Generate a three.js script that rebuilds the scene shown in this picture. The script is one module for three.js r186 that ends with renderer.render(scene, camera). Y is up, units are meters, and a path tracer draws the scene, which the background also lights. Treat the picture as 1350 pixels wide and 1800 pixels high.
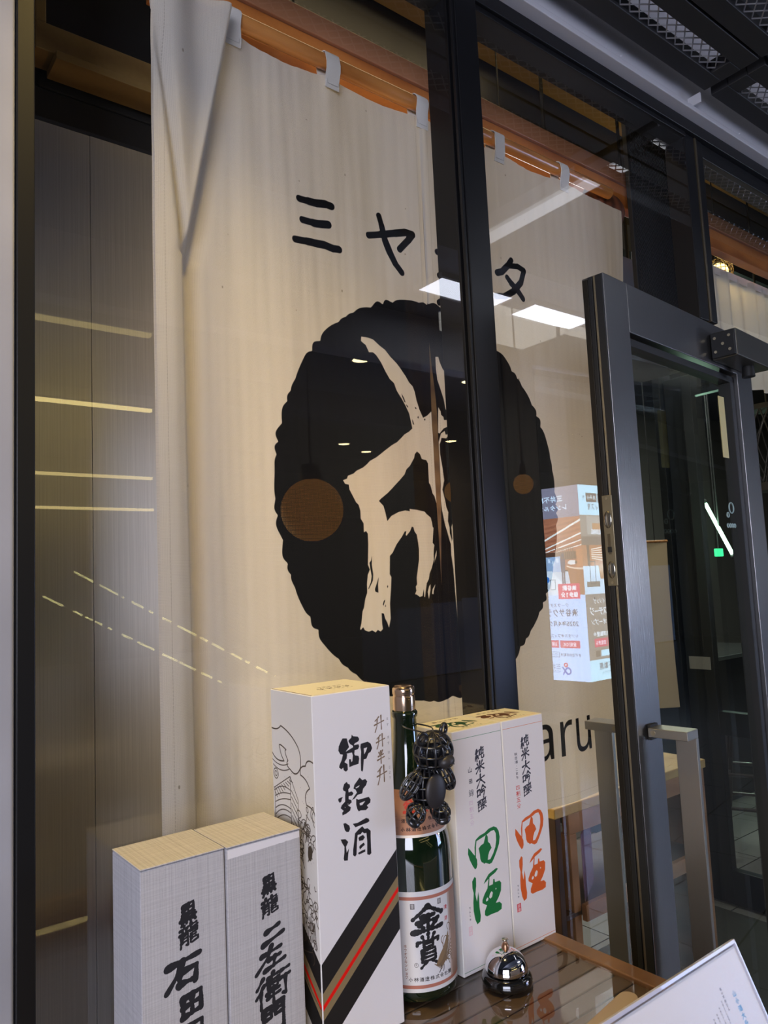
import * as THREE from 'three';
import { RoundedBoxGeometry } from 'three/addons/geometries/RoundedBoxGeometry.js';
import { mergeGeometries, toCreasedNormals } from 'three/addons/utils/BufferGeometryUtils.js';
import { ImprovedNoise } from 'three/addons/math/ImprovedNoise.js';
import { RectAreaLightUniformsLib } from 'three/addons/lights/RectAreaLightUniformsLib.js';

// ---------------------------------------------------------------- camera, sky, exposure, large lights
const scene = new THREE.Scene();
const EYE = 1.42, GLASS = -0.85, GLASS2 = -0.83, TABLE = 0.9073;
const camera = new THREE.PerspectiveCamera(68.65, 0.75, 0.02, 120);
camera.rotation.order = 'YXZ';
camera.position.set(0, EYE, 0);
camera.rotation.set(THREE.MathUtils.degToRad(5.527), THREE.MathUtils.degToRad(-37.852), THREE.MathUtils.degToRad(-2.645));
scene.background = new THREE.Color(0.012, 0.014, 0.02);
const renderer = new THREE.WebGLRenderer({ antialias: true });
renderer.toneMapping = THREE.LinearToneMapping;
renderer.toneMappingExposure = 1.0;
renderer.shadowMap.enabled = true;
RectAreaLightUniformsLib.init();

function areaLight(name, color, intensity, w, h, pos, target) {
  const l = new THREE.RectAreaLight(color, intensity, w, h);
  l.name = name; l.position.set(...pos); l.lookAt(...target); scene.add(l); return l;
}
const COOL = new THREE.Color(0.80, 0.84, 1.0), WARM = new THREE.Color(1.0, 0.74, 0.36);

// ---------------------------------------------------------------- helpers
const rnd = (() => { let s = 12345; return () => { s = (s * 1664525 + 1013904223) >>> 0; return s / 4294967296; }; })();
const perlin = new ImprovedNoise();
const noise = (x, y, z = 0) => perlin.noise(x, y, z);
const taken = new Map();
function numbered(n) { const k = taken.get(n) ?? 0; taken.set(n, k + 1); return k ? `${n}_${String(k).padStart(3, '0')}` : n; }
function shade(o) { o.traverse((c) => { if (c.isMesh) { c.castShadow = true; c.receiveShadow = true; } }); return o; }
function tag(o, label, category, group) { o.userData.label = label; o.userData.category = category; if (group) o.userData.group = group; return o; }
function thing(name, label, category, pos = [0, 0, 0], turn = 0, group) {
  const o = new THREE.Group(); o.name = numbered(name); o.position.set(...pos); o.rotation.y = turn; scene.add(o);
  return tag(o, label, category, group);
}
function obj(name, geo, mat, parent) {
  const g = Array.isArray(geo) ? mergeGeometries(geo.map((x) => { const y = x.index ? x.toNonIndexed() : x; for (const k of Object.keys(y.attributes)) if (!['position', 'normal', 'uv'].includes(k)) y.deleteAttribute(k); return y; })) : geo;
  const m = new THREE.Mesh(g, mat); m.castShadow = true; m.receiveShadow = true;
  if (parent) { m.name = name; parent.add(m); } else { m.name = numbered(name); scene.add(m); }
  return m;
}
function struct(name, geo, mat, label) { const m = obj(name, geo, mat); m.userData.kind = 'structure'; if (label) m.userData.label = label; m.userData.category = name.split('_')[0]; return m; }
function structGroup(name, label) { const g = new THREE.Group(); g.name = numbered(name); g.userData.kind = 'structure'; g.userData.label = label; g.userData.category = name.split('_')[0]; scene.add(g); return g; }
const box = (x0, x1, y0, y1, z0, z1) => new THREE.BoxGeometry(x1 - x0, y1 - y0, z1 - z0).translate((x0 + x1) / 2, (y0 + y1) / 2, (z0 + z1) / 2);
const rbox = (x0, x1, y0, y1, z0, z1, r = 0.002, s = 1) => new RoundedBoxGeometry(x1 - x0, y1 - y0, z1 - z0, s, r).translate((x0 + x1) / 2, (y0 + y1) / 2, (z0 + z1) / 2);
const lathe = (pts, seg = 48, a = 0, b = Math.PI * 2) => new THREE.LatheGeometry(pts.map(([r, y]) => new THREE.Vector2(r, y)), seg, a, b);
const tube = (pts, r, seg = 24, rs = 6, closed = false) => new THREE.TubeGeometry(new THREE.CatmullRomCurve3(pts.map((p) => new THREE.Vector3(...p)), closed), seg, r, rs, closed);
const bar = (a, b, r, rs = 6) => { const A = new THREE.Vector3(...a), B = new THREE.Vector3(...b), d = B.clone().sub(A); const g = new THREE.CylinderGeometry(r, r, d.length(), rs); g.applyQuaternion(new THREE.Quaternion().setFromUnitVectors(new THREE.Vector3(0, 1, 0), d.clone().normalize())); return g.translate(...A.add(B).multiplyScalar(0.5).toArray()); };
const smooth = (a, b, x) => { const t = Math.min(1, Math.max(0, (x - a) / (b - a))); return t * t * (3 - 2 * t); };
// box uv in metres
function metreUV(g, s = 1) {
  const p = g.attributes.position, n = g.attributes.normal, uv = g.attributes.uv;
  for (let i = 0; i < p.count; i++) {
    const ax = Math.abs(n.getX(i)), ay = Math.abs(n.getY(i)), az = Math.abs(n.getZ(i));
    if (ay >= ax && ay >= az) uv.setXY(i, p.getX(i) * s, p.getZ(i) * s); else if (ax >= az) uv.setXY(i, p.getZ(i) * s, p.getY(i) * s); else uv.setXY(i, p.getX(i) * s, p.getY(i) * s);
  }
  return g;
}
function canvas(w, h) { const c = document.createElement('canvas'); c.width = w; c.height = h; return [c, c.getContext('2d')]; }
function ctex(c, srgb = true, rep) { const t = new THREE.CanvasTexture(c); if (srgb) t.colorSpace = THREE.SRGBColorSpace; t.magFilter = THREE.LinearFilter; t.anisotropy = 8; if (rep) { t.wrapS = t.wrapT = THREE.RepeatWrapping; t.repeat.set(...rep); } return t; }
function dtex(w, h, fn, srgb, rep) {
  const d = new Uint8Array(w * h * 4);
  for (let y = 0; y < h; y++) for (let x = 0; x < w; x++) { const v = fn(x / w, y / h, x, y), i = (y * w + x) * 4; const a = Array.isArray(v) ? v : [v, v, v]; d[i] = a[0] * 255; d[i + 1] = a[1] * 255; d[i + 2] = a[2] * 255; d[i + 3] = 255; }
  const t = new THREE.DataTexture(d, w, h, THREE.RGBAFormat); if (srgb) t.colorSpace = THREE.SRGBColorSpace; t.magFilter = THREE.LinearFilter; t.minFilter = THREE.LinearMipmapLinearFilter; t.wrapS = t.wrapT = THREE.RepeatWrapping; if (rep) t.repeat.set(...rep); t.needsUpdate = true; return t;
}
const clamp01 = (v) => Math.min(1, Math.max(0, v));
// tiling noise: blends over the seam
function tnoise(u, v, f, z) { const a = noise(u * f, v * f, z), b = noise((u - 1) * f, v * f, z), c = noise(u * f, (v - 1) * f, z), d = noise((u - 1) * f, (v - 1) * f, z); return (a * (1 - u) + b * u) * (1 - v) + (c * (1 - u) + d * u) * v; }
const std = (color, roughness = 0.6, metalness = 0, extra = {}) => new THREE.MeshPhysicalMaterial({ color, roughness, metalness, ...extra });
const lin = (r, g, b) => new THREE.Color().setRGB(r, g, b);

// ---------------------------------------------------------------- stroke glyphs (0..100 grid, y down)
const GLYPH = {
  山: '50,10 50,85;15,40 15,85 85,85;85,40 85,88', 田: '18,15 18,88;18,17 82,17 82,88;50,17 50,85;18,50 82,50;18,85 82,85',
  四: '15,20 15,85;15,22 85,22 85,85;40,22 36,50 25,60;60,22 60,52 75,56;15,80 85,80',
  割: '32,5 32,14;10,28 10,18 58,18 56,28;18,32 52,32;20,42 50,42;10,54 60,54;34,24 34,54;18,64 18,92;18,66 52,66 52,92;18,88 52,88;72,15 72,65;90,8 90,92 80,85',
  五: '15,18 85,18;45,18 35,85;25,48 72,48 68,85;8,87 92,87', 分: '38,10 28,32 10,48;60,10 72,32 92,46;28,54 70,54 66,90 54,84;45,54 38,75 18,92',
  秋: '40,8 12,18;8,34 48,34;28,15 28,92;28,40 8,66;30,42 46,56;58,28 54,46;90,26 80,44;72,10 70,50 48,90;72,52 92,90',
  酒: '12,12 24,22;6,38 18,48;8,88 26,58;35,18 95,18;42,36 42,90;42,36 90,36 90,90;58,18 58,50 48,58;74,18 74,52 84,54;44,68 88,68;44,86 88,86',
  こ: '25,22 72,20;22,70 40,82 80,78', ま: '20,25 80,25;22,45 78,45;52,8 52,72 36,86 22,76 40,68 80,86', ち: '20,28 78,24;45,8 32,58 60,46 78,62 66,84 36,90',
  で: '15,28 80,20 50,44 50,70 72,86;66,50 74,58;78,44 86,52', ん: '52,10 18,88 40,54 54,60 60,86 84,66', し: '35,10 33,70 48,88 80,66', ゅ: '25,40 24,85;25,60 55,44 76,58 66,80 46,74;56,34 56,90 44,96',
  升: '48,10 15,24;8,48 92,48;34,18 30,60 12,92;68,8 68,94', 半: '28,12 36,28;72,10 62,28;18,38 82,38;8,60 92,60;50,8 50,94', 小: '50,8 50,88 40,82;28,36 12,66;72,36 90,64',
  林: '6,30 46,30;26,8 26,92;26,34 6,66;28,36 44,54;52,30 96,30;74,8 74,92;74,34 52,70;76,34 96,66',
  造: '10,12 22,24;6,44 20,44 20,76 6,90;6,86 30,84 60,92 95,92;50,8 40,24;38,20 88,20;32,38 94,38;64,6 64,38;46,50 46,78;46,50 82,50 82,78;46,76 82,76',
  株: '6,30 42,30;24,8 24,92;24,36 6,64;26,38 42,54;58,12 50,30;52,28 92,28;46,50 96,50;72,8 72,94;72,52 48,82;74,52 96,80',
  式: '8,28 92,28;14,54 52,54;33,54 33,84;8,88 56,78;62,8 70,60 88,88 94,72;78,10 88,20', 会: '50,6 8,46;50,6 92,46;32,40 68,40;18,56 82,56;46,56 30,84 72,80;64,68 82,90',
  社: '24,8 30,18;6,30 42,30 8,66;26,44 26,92;32,48 44,58;48,40 94,40;70,12 70,88;42,88 98,88',
  醸: '6,14 44,14;10,30 10,90;10,30 42,30 42,90;20,14 20,46;32,14 32,46;10,60 42,60;10,88 42,88;72,4 72,14;50,18 96,18;56,26 92,26 92,40 56,40 56,26;52,50 96,50;64,44 64,62;82,44 82,62;48,62 98,62;66,62 50,90;62,70 62,92 74,86;70,66 96,92',
  清: '12,12 24,22;6,38 18,48;8,88 26,58;38,16 92,16;40,28 90,28;32,40 98,40;66,6 66,40;46,52 42,92;46,52 86,52 86,92 76,88;46,64 86,64;46,76 86,76',
  金: '50,6 8,44;50,6 94,44;32,40 68,40;20,58 80,58;50,40 50,90;28,66 36,80;72,66 62,80;8,90 92,90',
  賞: '50,2 50,16;28,6 34,18;72,6 64,18;10,30 12,22 88,22 86,30;34,28 66,28 66,40 34,40 34,28;26,48 26,82;26,48 74,48 74,82;26,59 74,59;26,70 74,70;26,81 74,81;40,84 22,98;62,84 80,96',
  黒: '20,8 20,46;20,8 80,8 80,46;20,27 80,27;20,46 80,46;50,8 50,70;14,58 86,58;6,70 94,70;18,80 10,94;38,80 40,92;60,80 64,92;80,80 92,94',
  龍: '28,2 28,12;8,14 50,14;18,18 22,30;40,18 36,30;6,34 52,34;14,44 10,94;14,44 46,44 46,94 38,90;14,58 46,58;14,72 46,72;62,4 62,28 94,26;62,14 90,14;60,38 92,38 92,52 60,52 60,90 66,94 96,92 96,80;62,64 86,64;62,76 86,76',
  石: '8,18 92,10;46,16 36,44 4,86;38,46 38,84;38,46 84,40 80,84;38,78 80,76', 屋: '14,10 84,10 84,30 16,30;16,10 14,50 4,94;26,44 92,44;52,44 36,60 80,58;70,50 86,64;30,76 88,76;58,64 58,92;18,94 98,94',
  二: '22,34 74,14;10,84 92,52', 左: '22,34 82,16;52,6 40,44 4,92;44,54 80,44;62,48 58,80;30,90 94,64',
  衛: '24,6 8,28;26,28 6,54;18,44 18,94;38,14 66,14;52,4 46,26;36,26 68,26;40,36 40,50 64,50 64,36 40,36;34,60 68,60;36,74 70,74;52,50 52,96;40,60 38,74;74,16 96,16;70,38 98,38;86,38 86,92 78,86',
  門: '14,8 14,94;14,8 42,8 42,40 14,40;14,24 42,24;58,8 58,40 88,40;58,8 88,8 88,94 78,88;58,24 88,24',
  純: '24,6 8,30 26,32;30,20 8,54 36,52;22,52 22,92;10,64 6,80;34,64 40,78;50,22 96,16;54,36 54,58 92,56;92,34 92,60;73,6 72,80 80,90 98,88 98,74',
  米: '22,14 32,32;78,12 66,32;6,46 94,46;50,6 50,94;48,48 8,88;52,48 94,86', 大: '8,36 92,34;50,6 46,46 6,92;50,44 94,92',
  吟: '8,24 8,72;8,24 36,24 36,72;8,66 36,66;68,6 40,44;68,6 98,42;58,40 78,40;52,56 88,56 74,92', 三: '16,16 84,16;22,50 78,50;8,86 92,86',
  井: '10,32 90,32;6,66 94,66;34,8 30,60 14,92;68,8 68,94', 不: '8,14 92,14;52,14 8,62;50,40 50,94;56,42 92,66',
  動: '44,8 10,14;4,24 56,24;12,34 50,34 50,62 12,62 12,34;12,48 50,48;4,74 56,74;4,90 58,86;30,10 30,88;62,30 94,30 90,90 78,84;76,8 74,50 58,94',
  産: '50,2 50,12;14,14 88,14;32,18 38,30;68,18 60,30;10,34 94,34;16,34 14,60 4,94;34,42 24,60;30,54 90,54;28,72 86,72;18,92 96,92;58,42 58,92',
  レ: '26,10 26,86 86,46', ン: '14,22 36,36;14,86 50,74 88,26', タ: '44,6 30,36 10,56;36,24 82,24 70,60 24,96;34,44 66,66', ル: '30,16 28,60 8,88;56,12 56,86 94,54',
  オ: '8,32 92,32;64,8 64,90 50,84;62,34 14,80', フ: '14,18 84,18 72,60 30,94', ィ: '76,36 20,68;52,54 52,96', ス: '18,16 78,16 60,52 10,92;56,56 90,90',
  を: '18,20 78,18;48,6 26,50 54,40 60,70;86,40 40,66 44,90 82,90', 渋: '12,12 24,22;6,38 18,48;8,88 26,58;62,6 62,44;62,24 90,24;44,20 44,44;32,44 96,44;46,56 38,72;36,92 54,70;78,56 88,72;74,70 94,90;62,56 62,66',
  谷: '36,8 14,30;64,8 88,28;50,24 8,60;50,24 92,60;30,62 30,94;30,62 72,62 72,94;30,90 72,90',
  駅: '10,10 10,62;10,10 44,10;10,26 42,26;10,42 42,42;26,10 26,60;8,62 48,62 44,94 36,90;10,74 6,90;20,74 22,86;58,12 58,40 50,94;58,12 92,12 92,40 58,40;70,42 96,92',
  徒: '26,6 8,28;28,28 6,54;18,44 18,94;40,22 92,22;66,6 66,46;34,46 98,46;66,46 66,84;66,64 90,64;48,56 46,76 34,94;48,78 66,88 98,90',
  歩: '50,4 50,40;50,20 82,20;24,18 24,40;6,42 94,42;50,48 50,76;30,54 16,72;74,52 90,66;78,66 52,88 16,96', ワ: '16,46 16,20 84,20 74,60 36,94', ー: '8,50 92,50',
  ク: '42,6 12,50;36,24 84,24 70,64 26,96', イ: '82,8 10,56;54,34 54,96', リ: '26,12 26,60;74,8 72,60 36,96', グ: '38,12 10,54;32,28 76,28 62,68 22,96;80,6 86,16;90,2 96,12',
  サ: '6,34 94,34;28,10 28,64;70,10 68,60 38,96', ラ: '22,14 78,14;12,40 86,40 70,72 28,96', テ: '22,16 78,16;6,42 94,42;54,42 46,76 22,96',
  ジ: '20,12 40,22;10,38 30,48;16,92 56,76 88,40;70,10 76,22;84,4 90,16', ド: '34,8 34,96;36,40 76,60;64,14 70,28;80,8 86,20', プ: '10,24 76,24 66,62 26,96;88,4 96,12 88,20 80,12 88,4',
  年: '28,4 8,32;22,20 86,20;24,42 82,42;24,42 24,66;6,66 96,66;54,20 54,96', 月: '26,8 24,60 8,94;26,8 80,8 80,94 68,88;26,36 80,36;26,62 80,62',
  登: '14,16 44,14 20,46;12,32 24,42;56,6 66,24 94,46;84,12 68,22;32,40 70,40;28,50 74,50 74,68 28,68 28,50;34,76 40,86;68,76 60,86;8,92 94,92',
  記: '26,4 30,12;6,20 46,20;12,34 42,34;12,46 42,46;12,58 42,58 42,88 12,88 12,58;56,14 90,14 90,46 58,46 58,86 66,92 96,90 96,72',
  席: '50,2 50,12;12,14 94,14;14,14 12,60 4,94;26,32 94,32;44,22 44,48 74,48 74,22;32,60 32,88;32,60 84,60 84,86 76,82;58,50 58,96',
  ホ: '8,30 92,30;50,6 50,92 38,86;26,50 10,76;74,50 90,74', ウ: '50,4 50,20;16,44 16,22 84,22 72,64 34,96', キ: '14,32 82,26;8,62 92,56;46,6 60,96', シ: '18,16 38,26;10,42 30,52;14,92 56,78 88,36',
  ョ: '26,36 78,36 78,92 24,92;28,64 78,64', は: '20,12 16,60 22,90;42,32 88,30;68,10 68,74 50,88 40,78 54,70 88,88', す: '8,26 92,24;56,6 56,58 42,66 36,50 54,44 56,66 36,96',
  よ: '54,30 80,28;52,8 52,72 36,86 24,76 42,68 82,88', う: '36,10 64,16;24,40 66,30 78,52 64,80 38,96', じ: '35,10 33,70 48,88 80,66;60,14 66,24;76,8 82,18', ず: '8,26 84,24;50,6 50,58 38,66 32,50 48,44 50,66 32,96;74,4 80,14;88,2 94,12',
  内: '16,26 16,94;16,26 84,26 84,94 74,88;50,6 48,40 26,70;50,44 72,66', 手: '74,6 24,16;18,36 82,36;6,58 94,58;52,14 52,94 40,88',
  錦: '24,4 4,34;24,4 46,30;14,36 38,36;8,52 44,52;26,36 26,84;14,60 18,74;40,60 34,74;4,90 46,84;72,2 66,14;56,14 56,46;56,14 90,14 90,46;56,30 90,30;56,46 90,46;54,58 54,88;54,58 94,58 94,86 86,82;73,46 73,98',
  の: '52,16 44,60 28,80 14,60 26,26 56,14 84,36 80,68 56,88', 中: '16,28 16,64;16,28 84,28 84,64;16,62 84,62;50,6 50,96',
  '・': '46,50 54,52',
};
// draws one glyph in the box x, y, w, h; brush > 0 gives swelling brush strokes, lean shears it up to the right
function glyph(c, ch, x, y, w, h, lw, { brush = 0, lean = 0, rough = 0 } = {}) {
  const src = GLYPH[ch]; if (!src) return;
  const X = (px, py) => x + px / 100 * w, Y = (px, py) => y + py / 100 * h - lean * (px - 50) / 100 * w;
  c.lineCap = 'round'; c.lineJoin = 'round';
  for (const s of src.split(';')) {
    const p = s.split(' ').map((q) => q.split(',').map(Number));
    if (!brush) { c.lineWidth = lw; c.beginPath(); p.forEach(([a, b], i) => (i ? c.lineTo(X(a, b), Y(a, b)) : c.moveTo(X(a, b), Y(a, b)))); c.stroke(); continue; }
    const q = [];
    for (let i = 0; i + 1 < p.length; i++) { const n = Math.max(4, Math.hypot(p[i + 1][0] - p[i][0], p[i + 1][1] - p[i][1]) / 2.5); for (let k = 0; k < n; k++) { const t = k / n; q.push([p[i][0] + (p[i + 1][0] - p[i][0]) * t, p[i][1] + (p[i + 1][1] - p[i][1]) * t]); } }
    q.push(p[p.length - 1]);
    q.forEach(([a, b], i) => { const t = i / (q.length - 1 || 1); const r = lw / 2 * (1 + brush * (0.35 * Math.cos(t * Math.PI * 2) + 0.3 - 0.55 * t * t)) * (1 + rough * (rnd() - 0.5)); c.beginPath(); c.ellipse(X(a, b), Y(a, b), Math.max(r, lw * 0.18), Math.max(r * 0.8, lw * 0.16), -0.6, 0, 7); c.fill(); });
  }
}
function column(c, text, x, y, w, h, gap, lw, opt) { [...text].forEach((ch, i) => glyph(c, ch, x, y + i * (h + gap), w, h, lw, opt)); }
function row(c, text, x, y, w, h, gap, lw, opt) { [...text].forEach((ch, i) => glyph(c, ch, x + i * (w + gap), y, w, h, lw, opt)); }
function poly(c, a, s, ox = 0, oy = 0, sy = 1) { c.beginPath(); for (let i = 0; i < a.length; i += 2) { const x = ox + a[i] * s, y = oy + sy * a[i + 1] * s; i ? c.lineTo(x, y) : c.moveTo(x, y); } c.closePath(); c.fill(); }
// traced brush lettering, millimetres on the curtain and tenths of a millimetre on the cartons
const POLY={"mark":[[-149,271,-137,271,-126,269,-114,261,-101,254,-89,243,-77,234,-66,222,-58,214,-50,203,-41,197,-37,187,-34,172,-28,156,-20,142,-10,147,1,156,1,131,2,104,2,77,3,49,2,24,3,14,4,2,5,-15,2,-11,-2,1,-6,5,-9,16,-11,21,-14,24,-14,43,-14,59,-18,65,-29,66,-33,75,-39,79,-44,74,-46,67,-57,52,-66,45,-71,36,-79,29,-93,17,-109,3,-124,-8,-128,-12,-120,-20,-117,-31,-114,-46,-105,-37,-89,-30,-74,-27,-63,-28,-63,-24,-47,-25,-29,-28,-25,-32,-14,-38,-11,-47,-10,-55,-8,-56,-10,-69,-12,-83,-8,-87,-10,-95,-11,-104,-11,-113,-17,-127,-24,-137,-27,-147,-32,-154,-34,-162,-38,-178,-40,-177,-40,-164,-44,-176,-50,-177,-57,-173,-62,-172,-58,-166,-59,-159,-55,-155,-55,-144,-51,-129,-47,-112,-46,-95,-47,-83,-49,-69,-54,-63,-56,-56,-60,-55,-65,-63,-74,-71,-76,-70,-74,-63,-78,-64,-85,-73,-97,-86,-106,-100,-112,-105,-113,-119,-114,-136,-111,-141,-113,-161,-116,-185,-116,-210,-120,-225,-123,-216,-127,-209,-129,-201,-133,-200,-133,-217,-132,-226,-136,-230,-141,-227,-145,-231,-151,-227,-157,-229,-164,-226,-167,-221,-172,-225,-173,-223,-170,-214,-167,-195,-164,-189,-161,-175,-157,-165,-157,-151,-155,-136,-151,-127,-154,-119,-153,-102,-152,-86,-152,-67,-155,-63,-159,-65,-159,-50,-164,-42,-164,-29,-167,-19,-172,-15,-179,-3,-184,6,-185,14,-192,15,-196,21,-188,24,-186,29,-175,33,-169,38,-156,44,-148,50,-142,56,-129,63,-114,74,-98,85,-85,92,-76,99,-67,107,-56,113,-47,120,-49,129,-53,146,-61,160,-72,174,-80,185,-85,197,-94,203,-102,214,-111,230,-121,242,-127,246,-135,245,-141,257,-150,263],[15,259,22,260,25,251,32,238,38,233,39,218,41,198,39,155,33,163,30,181,24,198,17,216,15,237],[16,165,21,158,22,151,27,148,28,142,36,143,37,131,26,126,16,116,13,117,15,150],[19,116,28,122,30,115,38,117,31,108,20,108,18,102,15,96,15,78,17,64,19,50,21,30,16,13,21,-7,23,-19,27,-28,25,-44,28,-55,28,-66,31,-76,32,-94,27,-80,23,-66,18,-51,13,-25,12,-12,11,2,13,20,13,50,13,74,13,100],[39,-37,40,-55,40,-87,40,-114,40,-149,39,-176,40,-211,40,-237,36,-228,34,-189,33,-163,32,-131,29,-105,29,-87,33,-76,32,-55],[-31,-169,-27,-159,-23,-156,-24,-166,-29,-182],[-18,-165,-10,-156,-15,-168,-16,-174,-20,-173],[-11,-120,-7,-104,-3,-96,-4,-106,-9,-115]],"spots":[[-69,180,-63,172,-60,165,-63,166,-68,175],[-59,162,-55,159,-55,156,-58,159],[-39,160,-35,158,-36,156,-38,157],[-32,144,-31,142,-32,139,-34,141],[-47,137,-44,133,-42,127,-45,128],[-18,140,-15,141,-15,138,-17,137],[-146,-104,-147,-119,-145,-135,-146,-145,-154,-159,-155,-159,-150,-148,-148,-138,-150,-125,-151,-116,-148,-112],[-135,-140,-137,-152,-137,-166,-142,-164,-143,-160,-138,-148],[-125,-178,-126,-181,-129,-188,-130,-186,-128,-180],[-125,-186,-124,-189,-126,-190],[-119,-154,-118,-156,-119,-159,-120,-157]],"kat":[[-264,485,-246,486,-228,488,-211,491,-200,490],[-259,450,-238,451,-222,453,-207,456],[-275,412,-251,415,-231,417,-215,418,-199,416,-187,417],[-99,500,-94,484,-88,457,-79,437,-68,418,-54,405],[-125,457,-97,466,-65,476,-41,484,-24,484,-34,471,-56,448],[32,463,47,461],[35,418,49,417],[31,365,68,388,96,418],[238,496,226,481,210,466,195,460],[232,483,256,486,275,482,263,454,239,430,214,415,187,410],[224,457,235,446,252,433,266,420]],"gomei":[[395,523,454,532,467,582,481,636,436,676,450,718,442,759,408,796,450,825,452,890,424,907,393,884,389,853,362,870,331,843,338,818,372,764,391,708,354,697,330,654,338,604,372,550],[526,500,546,521,612,535,632,565,620,589,564,606,552,626,618,624,627,652,609,679,560,684,552,726,562,745,578,748,611,758,620,790,606,849,540,854,475,864,474,774,501,778,504,813,521,803,530,740,521,704,445,704,435,681,540,646,535,628,499,604,478,575,479,558,518,534],[651,625,752,615,795,644,815,700,790,740,756,752,725,808,686,810,668,930,656,949,640,933,642,803,652,717,643,663],[429,1023,444,1048,470,1061,474,1092,446,1112,450,1147,493,1143,519,1169,496,1191,448,1189,446,1223,483,1239,487,1266,453,1285,432,1289,473,1319,461,1354,406,1377,353,1386,349,1356,371,1339,330,1301,348,1271,397,1239,400,1171,408,1130,377,1111,372,1089,391,1042],[368,1182,351,1204,344,1228,323,1240,303,1215,304,1190,336,1184],[614,1007,651,1044,695,1039,722,1071,703,1111,657,1145,643,1194,615,1197,577,1198,532,1232,493,1242,528,1206,567,1171,548,1132,521,1118,534,1078],[553,1237,585,1256,734,1252,760,1288,753,1321,701,1345,722,1371,687,1394,611,1382,583,1389,563,1359,550,1305],[359,1480,390,1479,442,1520,450,1556,433,1586,401,1583,376,1556],[314,1646,381,1658,417,1696,400,1721,383,1743,390,1811,424,1769,410,1833,401,1898,354,1890,345,1867,358,1804,362,1737,332,1689],[490,1510,561,1513,683,1484,721,1501,730,1529,702,1540,526,1556],[517,1622,567,1591,623,1565,654,1602,698,1604,741,1643,737,1707,736,1828,738,1897,709,1911,677,1895,685,1747,679,1651,651,1653,620,1629,597,1649,553,1648,538,1729,526,1862,504,1882,478,1858,481,1800,502,1703],[585,1672,629,1665,655,1697,626,1724,571,1720,562,1684],[579,1773,635,1752,650,1781,611,1798,577,1819,568,1787],[548,1850,598,1837,653,1833,651,1859,585,1868,558,1870]],"gomeiHoles":[[692,684,743,679,724,720,694,755],[549,1111,610,1093,598,1112,559,1122],[599,1298,682,1289,636,1327,603,1324],[387,1296,399,1307,390,1312],[433,1267,443,1278,432,1280]],"den":[[188,1535,224,1571,275,1633,312,1670,342,1727,342,1788,323,1827,295,1839,255,1787,206,1698,177,1614],[305,1679,306,1558,333,1465,354,1459,336,1543,323,1684],[332,1481,345,1457,412,1428,511,1412,596,1375,696,1366,753,1393,790,1448,803,1530,784,1617,735,1696,678,1772,623,1831,573,1838,510,1808,464,1774,595,1779,658,1716,706,1643,730,1559,730,1468,701,1416,642,1414,566,1439,490,1457,359,1482],[542,1433,571,1476,569,1543,604,1574,632,1637,587,1671,559,1720,546,1778,511,1803,469,1811,462,1796,424,1775,403,1731,400,1670,383,1588,425,1559,483,1545,507,1495,523,1459],[440,2067,476,2021,547,1962,699,1921,734,1938,678,1974,576,2003,490,2047],[275,1929,302,1953,297,2050,273,2153,296,2257,330,2136,339,2226,338,2334,353,2448,339,2520,281,2540,247,2471,225,2356,226,2248,243,2133,225,2063,227,1977],[543,2006,558,2021,542,2116,616,2114,630,2051,654,2052,659,2098,750,2100,781,2136,769,2234,715,2309,652,2369,727,2373,770,2413,759,2477,683,2494,568,2489,469,2493,431,2465,435,2417,481,2353,397,2302,400,2264,445,2200,507,2140]],"denHoles":[[584,2195,607,2223,586,2273,552,2285,529,2262,550,2218],[498,2253,517,2275,502,2299,469,2301,468,2278],[669,2173,684,2188,667,2200,659,2187]]};
// ---------------------------------------------------------------- materials
const brushTex = dtex(256, 256, (u, v, x, y) => clamp01(0.5 + 0.28 * (noise(x * 0.9, v * 6, 3)) + 0.3 * noise(x * 0.31, v * 2.5, 9)), false);
const weaveBump = dtex(256, 256, (u, v, x, y) => { const a = Math.sin(x * Math.PI / 4), b = Math.sin(y * Math.PI / 4); return clamp01(0.5 + 0.25 * ((((x >> 3) + (y >> 3)) & 1) ? a : b) + 0.2 * noise(x * 0.13, y * 0.13, 5)); }, false);
const grain = (f, k, base, dark, seed) => dtex(512, 256, (u, v) => { const w = tnoise(u, v, 4, seed) * 0.6; const g = Math.abs(Math.sin((v * f + w + 0.25 * tnoise(u, v, 2, seed + 4)) * Math.PI)); const fine = 0.5 + 0.5 * tnoise(u * 0.999, v, 60, seed + 9); const t = clamp01(k * Math.pow(g, 3) + 0.28 * fine); return base.map((c, i) => c + (dark[i] - c) * t); }, true);
const steelTex = dtex(512, 64, (u, v, x, y) => { const n = 0.8 + 0.05 * noise(x * 1.7, 0.5, 3) + 0.03 * noise(x * 0.6, v * 3, 8); return [n, n * 0.99, n * 0.965]; }, true);
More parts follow.
